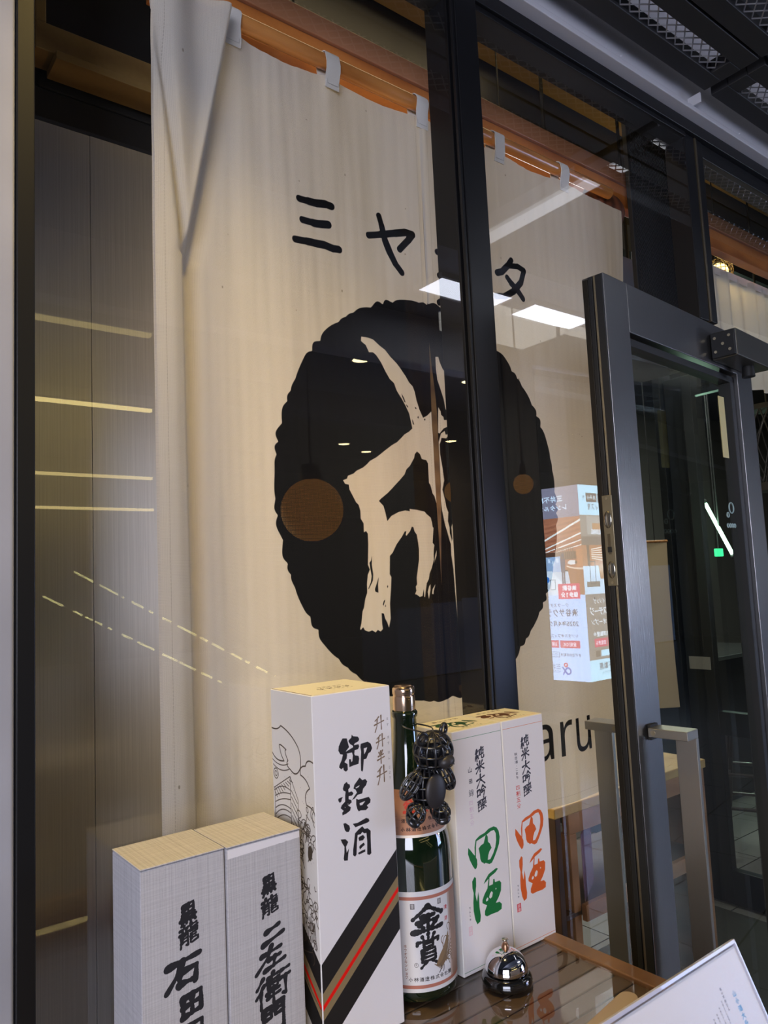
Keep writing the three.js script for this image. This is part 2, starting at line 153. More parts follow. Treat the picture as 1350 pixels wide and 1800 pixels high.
const M = {
  frame: std(lin(0.007, 0.007, 0.008), 0.42, 0.0, { clearcoat: 0.14, clearcoatRoughness: 0.2, specularIntensity: 0.5 }),
  doorMetal: std(lin(0.27, 0.265, 0.265), 0.3, 0.95, { bumpMap: brushTex, bumpScale: 0.0002 }),
  gasket: std(lin(0.008, 0.008, 0.008), 0.6),
  bronze: std(lin(0.16, 0.13, 0.085), 0.4, 0.8),
  brass: std(lin(0.42, 0.36, 0.24), 0.35, 0.9),
  glass: new THREE.MeshPhysicalMaterial({ color: 0xffffff, transmission: 1, roughness: 0, thickness: 0, ior: 1.62 }),
  glassGreen: new THREE.MeshPhysicalMaterial({ color: lin(0.88, 0.95, 0.92), transmission: 1, roughness: 0, thickness: 0, ior: 1.62 }),
  black: std(lin(0.006, 0.006, 0.006), 0.75),
  ceilingDark: std(lin(0.02, 0.02, 0.022), 0.8),
  passageCeiling: std(lin(0.11, 0.12, 0.15), 0.6),
  wallDark: std(lin(0.035, 0.033, 0.032), 0.8),
  whitePaint: std(lin(0.55, 0.54, 0.57), 0.5),
  steel: std(0xffffff, 0.37, 1, { map: steelTex, anisotropy: 0.97, anisotropyRotation: 0 }),
  handleSteel: std(lin(0.34, 0.32, 0.27), 0.36, 0.9, { bumpMap: brushTex, bumpScale: 0.0002 }),
  rail: std(lin(0.05, 0.05, 0.05), 0.5, 0.4),
  oak: std(0xffffff, 0.55, 0, { map: grain(7, 0.6, [0.56, 0.47, 0.28], [0.42, 0.33, 0.18], 2) }),
  pine: std(0xffffff, 0.4, 0, { map: grain(6, 0.75, [0.80, 0.50, 0.24], [0.58, 0.31, 0.12], 7), clearcoat: 0.35, clearcoatRoughness: 0.25 }),
  rodWood: std(0xffffff, 0.25, 0, { map: grain(5, 0.5, [0.80, 0.54, 0.29], [0.64, 0.39, 0.18], 12), clearcoat: 0.6, clearcoatRoughness: 0.18 }),
  redwood: std(0xffffff, 0.5, 0, { map: grain(9, 0.8, [0.50, 0.27, 0.15], [0.28, 0.14, 0.08], 17) }),
  bench: std(0xffffff, 0.5, 0, { map: grain(5, 0.5, [0.72, 0.52, 0.33], [0.55, 0.37, 0.2], 22) }),
  benchDark: std(0xffffff, 0.55, 0, { map: grain(5, 0.6, [0.34, 0.22, 0.14], [0.2, 0.12, 0.08], 25) }),
  benchTop: std(0xffffff, 0.45, 0, { map: grain(4, 0.4, [0.80, 0.66, 0.36], [0.66, 0.5, 0.24], 28), clearcoat: 0.3 }),
  tan: std(lin(0.42, 0.31, 0.16), 0.7),
  stoolWood: std(lin(0.03, 0.02, 0.016), 0.35, 0, { clearcoat: 0.4 }),
};
const flip = (t) => { const c = t.clone(); c.needsUpdate = true; return c; };

// ---------------------------------------------------------------- the setting outdoors
const pavingTex = dtex(512, 512, (u, v) => { const n = 0.5 + 0.5 * tnoise(u, v, 90, 1) * 0.6 + 0.2 * tnoise(u, v, 9, 4); return [0.42 + 0.12 * n, 0.42 + 0.12 * n, 0.44 + 0.12 * n].map((x) => x * 0.9); }, true, [1, 1]);
const paving = std(0xffffff, 0.28, 0, { map: pavingTex });
const floorOut = structGroup('floor', 'pale grey paved passage floor outside the shopfront');
obj('slab_bed', box(-5, 17, -0.2, -0.012, -0.9, 16), std(lin(0.1, 0.1, 0.1), 0.9), floorOut);
{
  const g = new THREE.BoxGeometry(0.592, 0.012, 0.592);
  for (let i = 0; i < 12; i++) for (let k = 0; k < 10; k++) { const m = obj('paving_slab', g, paving, floorOut); m.position.set(-0.6 + i * 0.6, -0.006, -0.55 + k * 0.6); }
  const far = metreUV(box(6.3, 17, -0.012, 0, -0.85, 16)); obj('far_paving', [far, metreUV(box(-5, 6.3, -0.012, 0, 5.15, 16)), metreUV(box(-5, -0.9, -0.012, 0, -0.85, 5.15))], paving, floorOut);
}
struct('ceiling', [box(-5, 17, 3.36, 3.5, 0.45, 16), box(-5, 17, 3.1, 3.36, 2.45, 2.6), box(-5, 17, 3.1, 3.36, 4.4, 4.55), box(-5, 17, 3.1, 3.36, 7.6, 7.8), box(-5, 17, 2.78, 3.5, 0.44, 0.5)], M.passageCeiling, 'dark passage ceiling with cross beams');
struct('wall_opposite', metreUV(box(-5, 17, 0, 3.4, 15.8, 16)), std(lin(0.05, 0.055, 0.07), 0.6), 'dark wall at the far side of the passage');
struct('wall_passage_end', box(16.8, 17, 0, 3.4, -0.85, 16), std(lin(0.06, 0.065, 0.08), 0.6), 'dark wall closing the passage');
struct('wall_passage_start', box(-5.2, -5, 0, 3.4, -0.85, 16), std(lin(0.09, 0.09, 0.1), 0.6), 'wall behind the viewer');
const trimOne = structGroup('trim_1', 'white painted cross beam under the passage ceiling');
obj('beam', [box(-5, 17, 3.0, 3.36, 2.3, 2.44)], M.whitePaint, trimOne);
// plaster pillar at the left of the shopfront
const plaster = dtex(512, 1024, (u, v) => { const chip = noise(u * 18, v * 46, 2) > 0.52 && noise(u * 7, v * 12, 8) > 0.1; const n = 0.9 + 0.07 * tnoise(u, v, 40, 3) + 0.05 * tnoise(u, v, 7, 5); return chip ? [0.52, 0.5, 0.5] : [0.66 * n, 0.66 * n, 0.69 * n]; }, true);
const pillarL = struct('wall_left', rbox(-1.4, 0.172, 0, 3.4, -1.2, -0.842, 0.004, 2), std(0xffffff, 0.75, 0, { map: plaster, bumpMap: plaster, bumpScale: 0.001 }), 'off-white rough plaster pillar left of the shop window');

// ---------------------------------------------------------------- shopfront frame and glass
function frameBar(label, parts) { const g = structGroup('trim_' + (++frameBar.n), label); for (const [n, geo, mat] of parts) obj(n, geo, mat ?? M.frame, g); return g; }
frameBar.n = 1;
frameBar('narrow black window jamb against the plaster pillar', [['jamb', rbox(0.172, 0.1905, 0, 2.46, -0.905, -0.838, 0.0015)]]);
frameBar('black steel mullion between the two shop windows', [
  ['post', rbox(0.8535, 0.905, 0, 2.46, -0.908, -0.838, 0.0015)], ['glazing_bead', rbox(0.847, 0.8535, 0, 2.43, -0.908, -0.853, 0.001)], ['glazing_bead', rbox(0.8475, 0.8535, 0, 2.43, -0.847, -0.8405, 0.001)], ['glazing_bead', rbox(0.905, 0.911, 0, 2.43, -0.9, -0.853, 0.001)]]);
frameBar('black head rail over the shop windows', [['rail', rbox(0.16, 3.4, 2.428, 2.462, -0.905, -0.838, 0.002)], ['glazing_bead', rbox(0.1905, 0.8535, 2.417, 2.428, -0.9, -0.845, 0.001)], ['glazing_bead', rbox(0.905, 1.588, 2.417, 2.428, -0.9, -0.845, 0.001)]]);
frameBar('black twin transom post above the entrance door', [['post', rbox(1.588, 1.627, 1.985, 2.428, -0.9, -0.848, 0.002)], ['cover_strip', rbox(1.629, 1.636, 1.985, 2.428, -0.9, -0.846, 0.001), M.bronze], ['post', rbox(1.638, 1.664, 1.985, 2.428, -0.9, -0.848, 0.002)]]);
frameBar('black transom rail over the entrance', [['rail', rbox(1.664, 3.4, 2.392, 2.428, -0.9, -0.85, 0.002)], ['rail', rbox(1.588, 3.4, 1.96, 1.987, -0.93, -0.87, 0.002)]]);
frameBar('black door frame post at the far side of the entrance', [['post', rbox(2.9, 2.96, 0, 2.428, -0.95, -0.87, 0.002)]]);
frameBar('black sill rail under the shop windows', [['rail', rbox(0.19, 1.6, 0, 0.08, -0.9, -0.84, 0.002)]]);
function pane(n, label, x0, x1, y0, y1, z, mat = M.glass) {
  const g = structGroup('window_' + n, label);
  const p = obj('pane', new THREE.PlaneGeometry(x1 - x0, y1 - y0).translate((x0 + x1) / 2, (y0 + y1) / 2, z), mat, g); return g;
}
pane(1, 'large clear shop window pane in front of the curtain', 0.1905, 0.8535, 0.08, 2.42, GLASS);
pane(2, 'clear shop window pane between mullion and entrance post', 0.905, 1.588, 0.08, 2.42, GLASS);
pane(3, 'clear transom pane above the entrance', 1.664, 2.9, 1.995, 2.392, GLASS);
// white beam and wall above
{
  const g = structGroup('wall_fascia', 'white painted steel beam over the shopfront');
  obj('beam_web', rbox(-0.6, 6, 2.462, 2.85, -0.86, -0.826, 0.003), M.whitePaint, g);
  obj('beam_flange', rbox(-0.6, 6, 2.456, 2.468, -0.86, -0.812, 0.002), M.whitePaint, g);
  obj('upper_wall', box(-5, 17, 2.85, 3.6, -0.9, -0.83), M.ceilingDark, g);
  const fit = new THREE.Group(); 
  obj('bracket', [box(1.575, 1.579, 2.469, 2.492, -0.826, -0.796)], M.whitePaint, g);
  for (const x of [1.03, 1.32, 1.81]) obj('rivet', new THREE.SphereGeometry(0.003, 8, 6).translate(x, 2.49, -0.826), M.whitePaint, g);
}
struct('wall_beside_entrance', box(3.0, 17, 0, 2.85, -1.0, -0.88), M.wallDark, 'dark wall right of the entrance');

// ---------------------------------------------------------------- canopy of steel frames with expanded metal
function expanded(x0, x1, z0, z1, y, px, pz, r) {
  const parts = [], nx = Math.round((x1 - x0) / px), nz = Math.max(1, Math.round((z1 - z0) / pz));
  const sx = (x1 - x0) / nx, sz = (z1 - z0) / nz;
  const seg = (a, b) => { const d = new THREE.Vector3(b[0] - a[0], 0, b[1] - a[1]), L = d.length(); const g = new THREE.BoxGeometry(L, r * 1.6, r * 2).rotateX(0.5).rotateY(-Math.atan2(d.z, d.x)); return g.translate((a[0] + b[0]) / 2, y, (a[1] + b[1]) / 2); };
  for (let i = 0; i < nx; i++) for (let k = 0; k < nz; k++) {
    const cx = x0 + (i + 0.5) * sx, cz = z0 + (k + 0.5) * sz, L = [x0 + i * sx, cz], R = [x0 + (i + 1) * sx, cz], Tn = [cx, z0 + (k + 1) * sz], Bn = [cx, z0 + k * sz];
    parts.push(seg(L, Tn), seg(Tn, R), seg(R, Bn), seg(Bn, L));
  }
  return parts;
}
const canopyFrame = std(lin(0.028, 0.028, 0.03), 0.5, 0.3), meshMetal = std(lin(0.45, 0.45, 0.48), 0.4, 0.7);
[[0.55, 1.578, 'black canopy frame with expanded metal infill above the shop windows'], [1.606, 2.9, 'black canopy frame with expanded metal infill above the entrance']].forEach(([x0, x1, label]) => {
  for (const [z0, z1, which] of [[-0.787, -0.664, 'inner'], [-0.659, -0.53, 'outer']]) {
    const t = thing('canopy_panel', label + (which === 'inner' ? ', next to the white beam' : ', away from the white beam'), 'canopy panel');
    const y = 2.49, b = 0.04;
    obj('side_bar', rbox(x0, x1, y, y + 0.03, z0, z0 + b, 0.002), canopyFrame, t);
    obj('side_bar', rbox(x0, x1, y, y + 0.03, z1 - b, z1, 0.002), canopyFrame, t);
    obj('end_bar', rbox(x0, x0 + 0.045, y, y + 0.03, z0 + b, z1 - b, 0.002), canopyFrame, t);
    obj('end_bar', rbox(x1 - 0.045, x1, y, y + 0.03, z0 + b, z1 - b, 0.002), canopyFrame, t);
    const m = obj('expanded_metal', expanded(x0 + 0.045, x1 - 0.045, z0 + b, z1 - b, y + 0.007, 0.031, 0.0215, 0.0012), meshMetal, t); m.userData.kind = 'stuff';
  }
});

// ---------------------------------------------------------------- the setting indoors
const tileTex = dtex(256, 256, (u, v) => { const n = 0.5 + 0.25 * tnoise(u, v, 60, 1) + 0.3 * tnoise(u, v, 6, 4); return [0.36 + 0.1 * n, 0.36 + 0.1 * n, 0.35 + 0.1 * n]; }, true);
const tileMats = [0.92, 1, 1.06].map((k) => std(new THREE.Color(k, k, k), 0.42, 0, { map: tileTex }));
const floorIn = structGroup('floor', 'grey rectangular tiles on the shop floor');
obj('grout_bed', box(-0.6, 9, -0.2, -0.006, -6, -0.9), std(lin(0.06, 0.06, 0.058), 0.9), floorIn);
{
  const g = new THREE.BoxGeometry(0.394, 0.008, 0.194);
  for (let k = 0; k < 14; k++) for (let i = 0; i < 14; i++) { const m = obj('floor_tile', g, tileMats[(i * 7 + k * 5) % 3], floorIn); m.position.set(0.95 + i * 0.4 + (k % 2 ? 0.2 : 0), -0.004, -1.05 - k * 0.2); }
  obj('far_tiles', metreUV(box(6.7, 9, -0.008, 0, -6, -0.95)), tileMats[1], floorIn);
}
struct('wall_back', box(-0.6, 9, 0, 3.1, -4.3, -4.1), std(lin(0.13, 0.12, 0.11), 0.8), 'dark back wall of the shop');
struct('wall_inner_left', box(-0.7, -0.6, 0, 3.1, -4.3, -0.9), M.wallDark, 'dark side wall of the shop');
struct('wall_inner_right', box(9, 9.1, 0, 3.1, -4.3, -0.9), std(lin(0.12, 0.14, 0.15), 0.8), 'dark far end wall of the shop');
struct('ceiling', box(-0.7, 9.1, 3.02, 3.2, -4.3, -0.87), M.ceilingDark, 'dark shop ceiling');
// ---------------------------------------------------------------- large shop curtain behind the glass
const NX0 = 0.36, NY1 = 2.345, NW = 1.2, NH = 1.39;
const norenCanvas = (() => {
  const [cv, c] = canvas(2048, 2048); const sx = 2048 / NW / 1000, sy = 2048 / NH / 1000;
  c.fillStyle = '#dcd7ce'; c.fillRect(0, 0, 2048, 2048);
  for (let i = 0; i < 2600; i++) { const x = rnd() * 2048, y = rnd() * 2048, l = 40 + rnd() * 160; c.strokeStyle = rnd() < 0.5 ? 'rgba(120,110,95,0.05)' : 'rgba(255,250,240,0.06)'; c.lineWidth = 1; c.beginPath(); c.moveTo(x, y); if (rnd() < 0.6) c.lineTo(x + (rnd() - 0.5) * 6, y + l); else c.lineTo(x + l, y + (rnd() - 0.5) * 4); c.stroke(); }
  for (let i = 0; i < 60; i++) { c.fillStyle = 'rgba(96,84,62,0.5)'; c.beginPath(); c.ellipse(rnd() * 2048, rnd() * 2048, 1 + rnd() * 2, 1 + rnd() * 3, 0, 0, 7); c.fill(); }
  c.setTransform(sx, 0, 0, sy, 0, 0);
  const ox = (0.895 - NX0) * 1000, oy = (NY1 - 1.573) * 1000, INK = '#15161b', CLOTH = '#dcd7ce';
  c.fillStyle = INK; c.beginPath();
  const N = 900;
  for (let i = 0; i <= N; i++) { const a = i / N * Math.PI * 2, w = a * 64 / (Math.PI * 2) + 0.35 * Math.sin(a * 9) + 0.3 * Math.sin(a * 23 + 1); const s = 1 + 0.013 * (Math.abs(Math.sin(w * Math.PI)) - 0.5) * (1 + 0.7 * Math.sin(a * 13 + 2)) + 0.006 * noise(Math.cos(a) * 6, Math.sin(a) * 6, 3); const x = ox + 329 * s * Math.cos(a), y = oy - 358 * s * Math.sin(a); i ? c.lineTo(x, y) : c.moveTo(x, y); }
  c.closePath(); c.fill();
  c.fillStyle = CLOTH; for (const p of POLY.mark) poly(c, p, 1, ox, oy, -1);
  c.fillStyle = INK; for (const p of POLY.spots) poly(c, p, 1, ox, oy, -1);
  c.strokeStyle = INK; c.lineCap = 'round'; c.lineJoin = 'round';
  for (const k of POLY.kat) for (let i = 0; i + 2 < k.length; i += 2) { c.lineWidth = 10.5 + 3.5 * Math.sin((i / k.length) * 3.0 + 0.4); c.beginPath(); c.moveTo(ox + k[i], oy - k[i + 1]); c.lineTo(ox + k[i + 2], oy - k[i + 3]); c.stroke(); }
  c.fillStyle = INK; c.font = '124px sans-serif'; c.textAlign = 'right'; c.fillText('aru', (1.301 - NX0) * 1000, (NY1 - 1.067) * 1000);
  // hem stitching
  c.strokeStyle = 'rgba(110,100,84,0.35)'; c.lineWidth = 0.7; c.setLineDash([3, 2]);
  for (const x of [386, 890, 914, 1526]) { c.beginPath(); c.moveTo(x - NX0 * 1000, 40); c.lineTo(x - NX0 * 1000, 1380); c.stroke(); }
  c.beginPath(); c.moveTo(0, (NY1 - 0.99) * 1000); c.lineTo(1200, (NY1 - 0.99) * 1000); c.stroke();
  return cv;
})();
const weaveAlpha = dtex(64, 64, (u, v, x, y) => { const hole = (x % 8 < 2) && (y % 8 < 2); return hole ? 0.55 : 0.985; }, false, [75, 87]);
const weaveRep = flip(weaveBump); weaveRep.repeat.set(40, 46);
const norenMat = new THREE.MeshPhysicalMaterial({ color: 0xffffff, map: ctex(norenCanvas), roughness: 1, transmission: 0.38, thickness: 0, ior: 1.3, specularIntensity: 0.2, bumpMap: weaveRep, bumpScale: 0.0003, alphaMap: weaveAlpha, transparent: true, side: THREE.DoubleSide });
function foldX(y) { return y > 1.905 ? 0.418 + (y - 1.905) / (2.244 - 1.905) * 0.066 : 0.414 + 0.006 * (1.905 - y); }
function clothPanel(x0fn, x1fn, zfn, topfn, nx, ny) {
  const g = new THREE.PlaneGeometry(1, 1, nx, ny), p = g.attributes.position, uv = g.attributes.uv;
  for (let i = 0; i < p.count; i++) {
    const s = uv.getX(i), t = 1 - uv.getY(i);
    const y0 = topfn(x0fn(2.2) + (x1fn(2.2) - x0fn(2.2)) * s), y = y0 + (0.976 - y0) * t, x = x0fn(y) + (x1fn(y) - x0fn(y)) * s;
    p.setXYZ(i, x, y, zfn(x, y)); uv.setXY(i, (x - NX0) / NW, (y - (NY1 - NH)) / NH);
  }
  g.computeVertexNormals(); return g;
}
const TABS = [0.403, 0.512, 0.70, 0.902, 1.111, 1.318];
const clothTop = (x) => { let d = 1; for (const t of TABS) d = Math.min(d, Math.abs(x - t)); return 2.292 + 0.004 * Math.cos(Math.min(1, d / 0.1) * Math.PI) + (x < 0.5 ? 0.012 * smooth(0.36, 0.46, x) * smooth(0.52, 0.49, x) : 0); };
const ripple = (x, y) => { const k = smooth(2.3, 1.1, y); return 0.0035 * Math.sin(x * 31 + 1 + 0.6 * y) * (0.3 + k) + 0.004 * Math.sin(x * 13 + 2.2) * (0.4 + 0.6 * k) + 0.0022 * noise(x * 24, y * 2.2, 4) * (1.2 - 0.5 * k) + 0.0012 * noise(x * 70, y * 3, 9); };
const pull = (x, y) => { let z = 0; for (const t of TABS) { const d = x - t; z += 0.007 * Math.exp(-d * d / (2 * (0.012 + 0.12 * (2.3 - y)) ** 2)) * Math.exp(-(2.3 - y) * 4.5); } return z; };
const zLeft = (x, y) => { const d = x - foldX(y); const deep = 0.03 + 0.012 * smooth(1.9, 2.25, y); let z = -1.0 + deep * (1 - smooth(-0.003, 0.014, d)) + ripple(x, y) * smooth(-0.01, 0.06, d) + pull(x, y);
  z -= 0.012 * Math.exp(-((d - 0.022) ** 2) / 0.00016) * smooth(2.26, 1.9, y);
  if (y > 1.9) { const x2 = 0.389 + (2.143 - y) / (2.143 - 1.93) * 0.027; const e = x - x2; z += smooth(2.3, 2.16, y) * (-0.016 * Math.exp(-e * e / 0.00005)) - 0.02 * smooth(2.0, 2.25, y) * (1 - smooth(-0.03, 0.0, e)); }
  return z + 0.008 * Math.sin((x - 0.37) * 60) * (1 - smooth(-0.02, 0.01, d)); };
const zRight = (x, y) => -1.0 + ripple(x + 0.4, y) + pull(x, y) - 0.03 * smooth(1.44, 1.56, x) * smooth(2.3, 1.9, y) + 0.004;
const slitL = (y) => 0.9 - 0.0035 * smooth(1.9, 1.7, y) * smooth(1.45, 1.62, y) + 0.002 * smooth(1.4, 1.2, y);
const slitR = (y) => 0.896 + 0.0115 * smooth(1.88, 1.72, y) * smooth(1.35, 1.6, y) + 0.007 * smooth(1.2, 1.1, y);
const noren = thing('shop_curtain', 'long off-white split curtain with a large black round brush emblem, hanging behind the window glass', 'curtain');
obj('cloth_panel', clothPanel((y) => 0.3735, slitL, zLeft, clothTop, 170, 190), norenMat, noren).userData.label = 'left half of the curtain with a deep fold along its edge';
obj('cloth_panel', clothPanel(slitR, (y) => 1.543 - 0.004 * Math.sin(y * 9), zRight, clothTop, 150, 150), norenMat, noren).userData.label = 'right half of the curtain, reaching past the mullion';
{ // doubled-over cloth behind the outer fold
  const g = new THREE.PlaneGeometry(1, 1, 6, 60), p = g.attributes.position, uv = g.attributes.uv;
  for (let i = 0; i < p.count; i++) { const y = 2.285 + (0.978 - 2.285) * (1 - uv.getY(i)), x = 0.3745 + (foldX(y) - 0.002 - 0.3745) * uv.getX(i); p.setXYZ(i, x, y, zLeft(x, y) - 0.012); uv.setXY(i, (0.374 - NX0) / NW, (y - (NY1 - NH)) / NH); }
  g.computeVertexNormals(); obj('folded_hem', g, norenMat, noren);
}
const tabMat = new THREE.MeshPhysicalMaterial({ color: '#dcd7ce', roughness: 1, bumpMap: weaveRep, bumpScale: 0.0004 });
for (const x of TABS) {
  const w = 0.028, R = 0.0155, path = [], zf = -0.9985 + (x < 0.45 ? 0.035 : 0.008);
  for (let k = 0; k <= 4; k++) path.push([2.27 + k * 0.011, zf + (k / 4) * (-1.0 + R - zf)]);
  for (let k = 0; k <= 10; k++) { const a = k / 10 * Math.PI; path.push([2.323 + R * Math.sin(a), -1.0 + R * Math.cos(a)]); }
  path.push([2.30, -1.012], [2.285, -1.006]);
  const pos = [], idx = [], uvs = [], th = 0.0016, n = path.length;
  for (let i = 0; i < n; i++) { const a = path[Math.max(0, i - 1)], b = path[Math.min(n - 1, i + 1)]; let ty = b[0] - a[0], tz = b[1] - a[1]; const L = Math.hypot(ty, tz) || 1; ty /= L; tz /= L; const ny = -tz, nz = ty; const wob = 0.0012 * Math.sin(i * 1.3 + x * 50);
    for (const [sx, sn] of [[-1, 1], [1, 1], [1, -1], [-1, -1]]) { pos.push(x + sx * w / 2 + wob, path[i][0] + ny * sn * th / 2, path[i][1] + nz * sn * th / 2); uvs.push((sx + 1) / 60, i / n / 10); } }
  for (let i = 0; i + 1 < n; i++) for (let k = 0; k < 4; k++) { const a = i * 4 + k, b = i * 4 + (k + 1) % 4, c2 = a + 4, d = b + 4; idx.push(a, c2, b, b, c2, d); }
  idx.push(0, 1, 2, 0, 2, 3); const e = (n - 1) * 4; idx.push(e, e + 2, e + 1, e, e + 3, e + 2);
  const g = new THREE.BufferGeometry(); g.setAttribute('position', new THREE.Float32BufferAttribute(pos, 3)); g.setAttribute('uv', new THREE.Float32BufferAttribute(uvs, 2)); g.setIndex(idx); g.computeVertexNormals();
  const tb = obj('tab', toCreasedNormals(g, 0.7), tabMat, noren);
  const st = []; for (const [a, b] of [[[-0.4, 0.3], [0.4, 0.3]], [[-0.4, -0.1], [0.4, -0.1]], [[-0.4, 0.3], [-0.4, -0.1]], [[0.4, 0.3], [0.4, -0.1]]]) st.push(bar([x + a[0] * w, 2.279 + a[1] * 0.024, zf + 0.0026], [x + b[0] * w, 2.279 + b[1] * 0.024, zf + 0.0026], 0.0003, 4));
  obj('stitching', st, std(lin(0.45, 0.42, 0.37), 0.9), tb);
}
// rod and its end block
const rod = thing('curtain_rod', 'round varnished wooden rod threaded through the curtain tabs', 'rod', [0, 2.323, -1.0]);
obj('pole', new THREE.CylinderGeometry(0.0132, 0.0132, 1.14, 32).rotateZ(Math.PI / 2).translate(0.93, 0, 0), M.rodWood, rod);
obj('end_block', lathe([[0, 0.06], [0.02, 0.058], [0.036, 0.048], [0.043, 0.03], [0.044, -0.03], [0.043, -0.06], [0, -0.06]], 40).rotateZ(-Math.PI / 2).scale(1, 1, 0.7).translate(1.545, -0.008, -0.046), M.redwood, rod).userData.label = 'dark brown rounded wooden end block';
// wooden lintel behind the rod
const lintel = thing('wooden_lintel', 'long orange-brown wooden lintel board behind the curtain rod', 'beam', [0, 0, -1.08]);
obj('board', metreUV(rbox(0.42, 2.75, 2.376, 2.436, -0.03, 0.0, 0.002), 2), M.pine, lintel);
obj('sheen_strip', metreUV(rbox(0.42, 2.75, 2.437, 2.48, -0.04, 0.006, 0.002), 2), std(lin(0.42, 0.19, 0.1), 0.4, 0, { clearcoat: 0.4 }), lintel).userData.label = 'salmon upper strip with the reflected light painted in';  // reflection on the upper board, painted as a separate salmon strip
const tanBeam = thing('ceiling_batten', 'straight tan batten under the dark shop ceiling', 'beam', [0, 2.93, -1.36]);
obj('batten', metreUV(rbox(0.7, 3.4, 0, 0.09, -0.05, 0.0, 0.003)), M.tan, tanBeam);
tag(obj('dark_girder', [box(0.7, 3.4, 2.62, 3.02, -1.5, -1.42), box(0.7, 3.4, 2.60, 2.625, -1.52, -1.40)], std(lin(0.05, 0.052, 0.06), 0.4, 0.4)), 'dark grey girder running below the tan batten', 'girder');
// oak beam above the steel wall
const oakB = thing('oak_crossbeam', 'dim oak crossbeam with a stepped lower batten above the steel wall', 'beam', [0, 2.262, -1.15]);
obj('beam', metreUV(rbox(0.262, 0.66, 0, 0.046, -0.05, 0.0, 0.002), 2), M.oak, oakB);
obj('batten', metreUV(rbox(0.29, 0.66, -0.012, 0.001, -0.05, 0.008, 0.001), 2), M.oak, oakB);
obj('upright', metreUV(rbox(0.262, 0.278, 0.046, 0.758, -0.05, -0.001, 0.002), 2), M.oak, oakB);
tag(obj('ventilation_box', [rbox(0.05, 0.64, 2.13, 2.24, -1.6, -1.21, 0.004), rbox(0.279, 0.64, 2.24, 3.02, -1.6, -1.21, 0.004)], M.black), 'black ventilation boxing above the steel wall', 'boxing');
// brushed steel wall
const steelWall = thing('steel_wall', 'brushed stainless steel wall sheets left of the curtain', 'steel panel', [0, 0, -1.1]);
obj('sheet', metreUV(rbox(0.0, 0.3265, 0.3, 2.113, -0.01, 0, 0.001), 4), M.steel, steelWall);
obj('sheet', metreUV(rbox(0.3268, 0.5, 0.3, 2.113, -0.01, 0.0004, 0.0006), 4), M.steel, steelWall);
obj('backing', box(0.0, 0.5, 0.3, 2.11, -0.03, -0.011), M.black, steelWall);
// mesh column between curtain and entrance
function vmesh(x0, x1, y0, y1, z, cx, cy, r) { return expanded(x0, x1, y0, y1, 0, cx, cy, r).map((g) => g.rotateX(Math.PI / 2).scale(1, -1, 1).translate(0, 0, z)).map((g) => { const i = g.index.array; for (let k = 0; k < i.length; k += 3) [i[k], i[k + 1]] = [i[k + 1], i[k]]; g.computeVertexNormals(); return g; }); }
const column1 = thing('mesh_panel', 'dark hanging panel clad in black wire mesh between curtain and entrance post', 'mesh panel', [0, 0, 0]);
obj('core', rbox(1.665, 1.9, 1.99, 3.02, -1.058, -1.045, 0.002), std(lin(0.012, 0.012, 0.012), 0.6), column1);
const vm = obj('wire_mesh', vmesh(1.667, 1.897, 2.0, 2.62, -1.04, 0.0115, 0.013, 0.0007), std(lin(0.05, 0.05, 0.052), 0.4, 0.6), column1); vm.userData.kind = 'stuff';
{
  const t = thing('metal_duct', 'pale grey metal duct below the lintel, right of the curtain', 'duct');
  obj('duct', rbox(1.62, 2.2, 2.22, 2.33, -1.32, -1.2, 0.004), std(lin(0.22, 0.24, 0.27), 0.4, 0.6), t);
  obj('tray', rbox(1.62, 2.2, 2.05, 2.075, -1.4, -1.25, 0.003), std(lin(0.1, 0.1, 0.11), 0.4, 0.6), t);
  for (const x of [1.66, 2.03]) obj('hanger', rbox(x, x + 0.008, 2.05, 3.02, -1.31, -1.302, 0.001), M.black, t);
}
// second curtain over the entrance
{
  const t = thing('entrance_curtain', 'short plain white curtain hanging above the entrance door', 'curtain');
  const g = new THREE.PlaneGeometry(0.62, 0.36, 90, 10).translate(2.42, 2.17, 0), p = g.attributes.position;
  for (let i = 0; i < p.count; i++) p.setZ(i, -1.13 + 0.008 * Math.sin(p.getX(i) * 75) + 0.006 * Math.sin(p.getX(i) * 31 + 1) + 0.004 * noise(p.getX(i) * 40, p.getY(i) * 4));
  g.computeVertexNormals();
  obj('cloth', g, new THREE.MeshPhysicalMaterial({ color: '#dcd7ce', roughness: 1, transmission: 0.38, thickness: 0, specularIntensity: 0.2, bumpMap: weaveRep, bumpScale: 0.0003, side: THREE.DoubleSide }), t);
  obj('header_tape', rbox(2.11, 2.73, 2.335, 2.36, -1.145, -1.128, 0.001), tabMat, t);
}
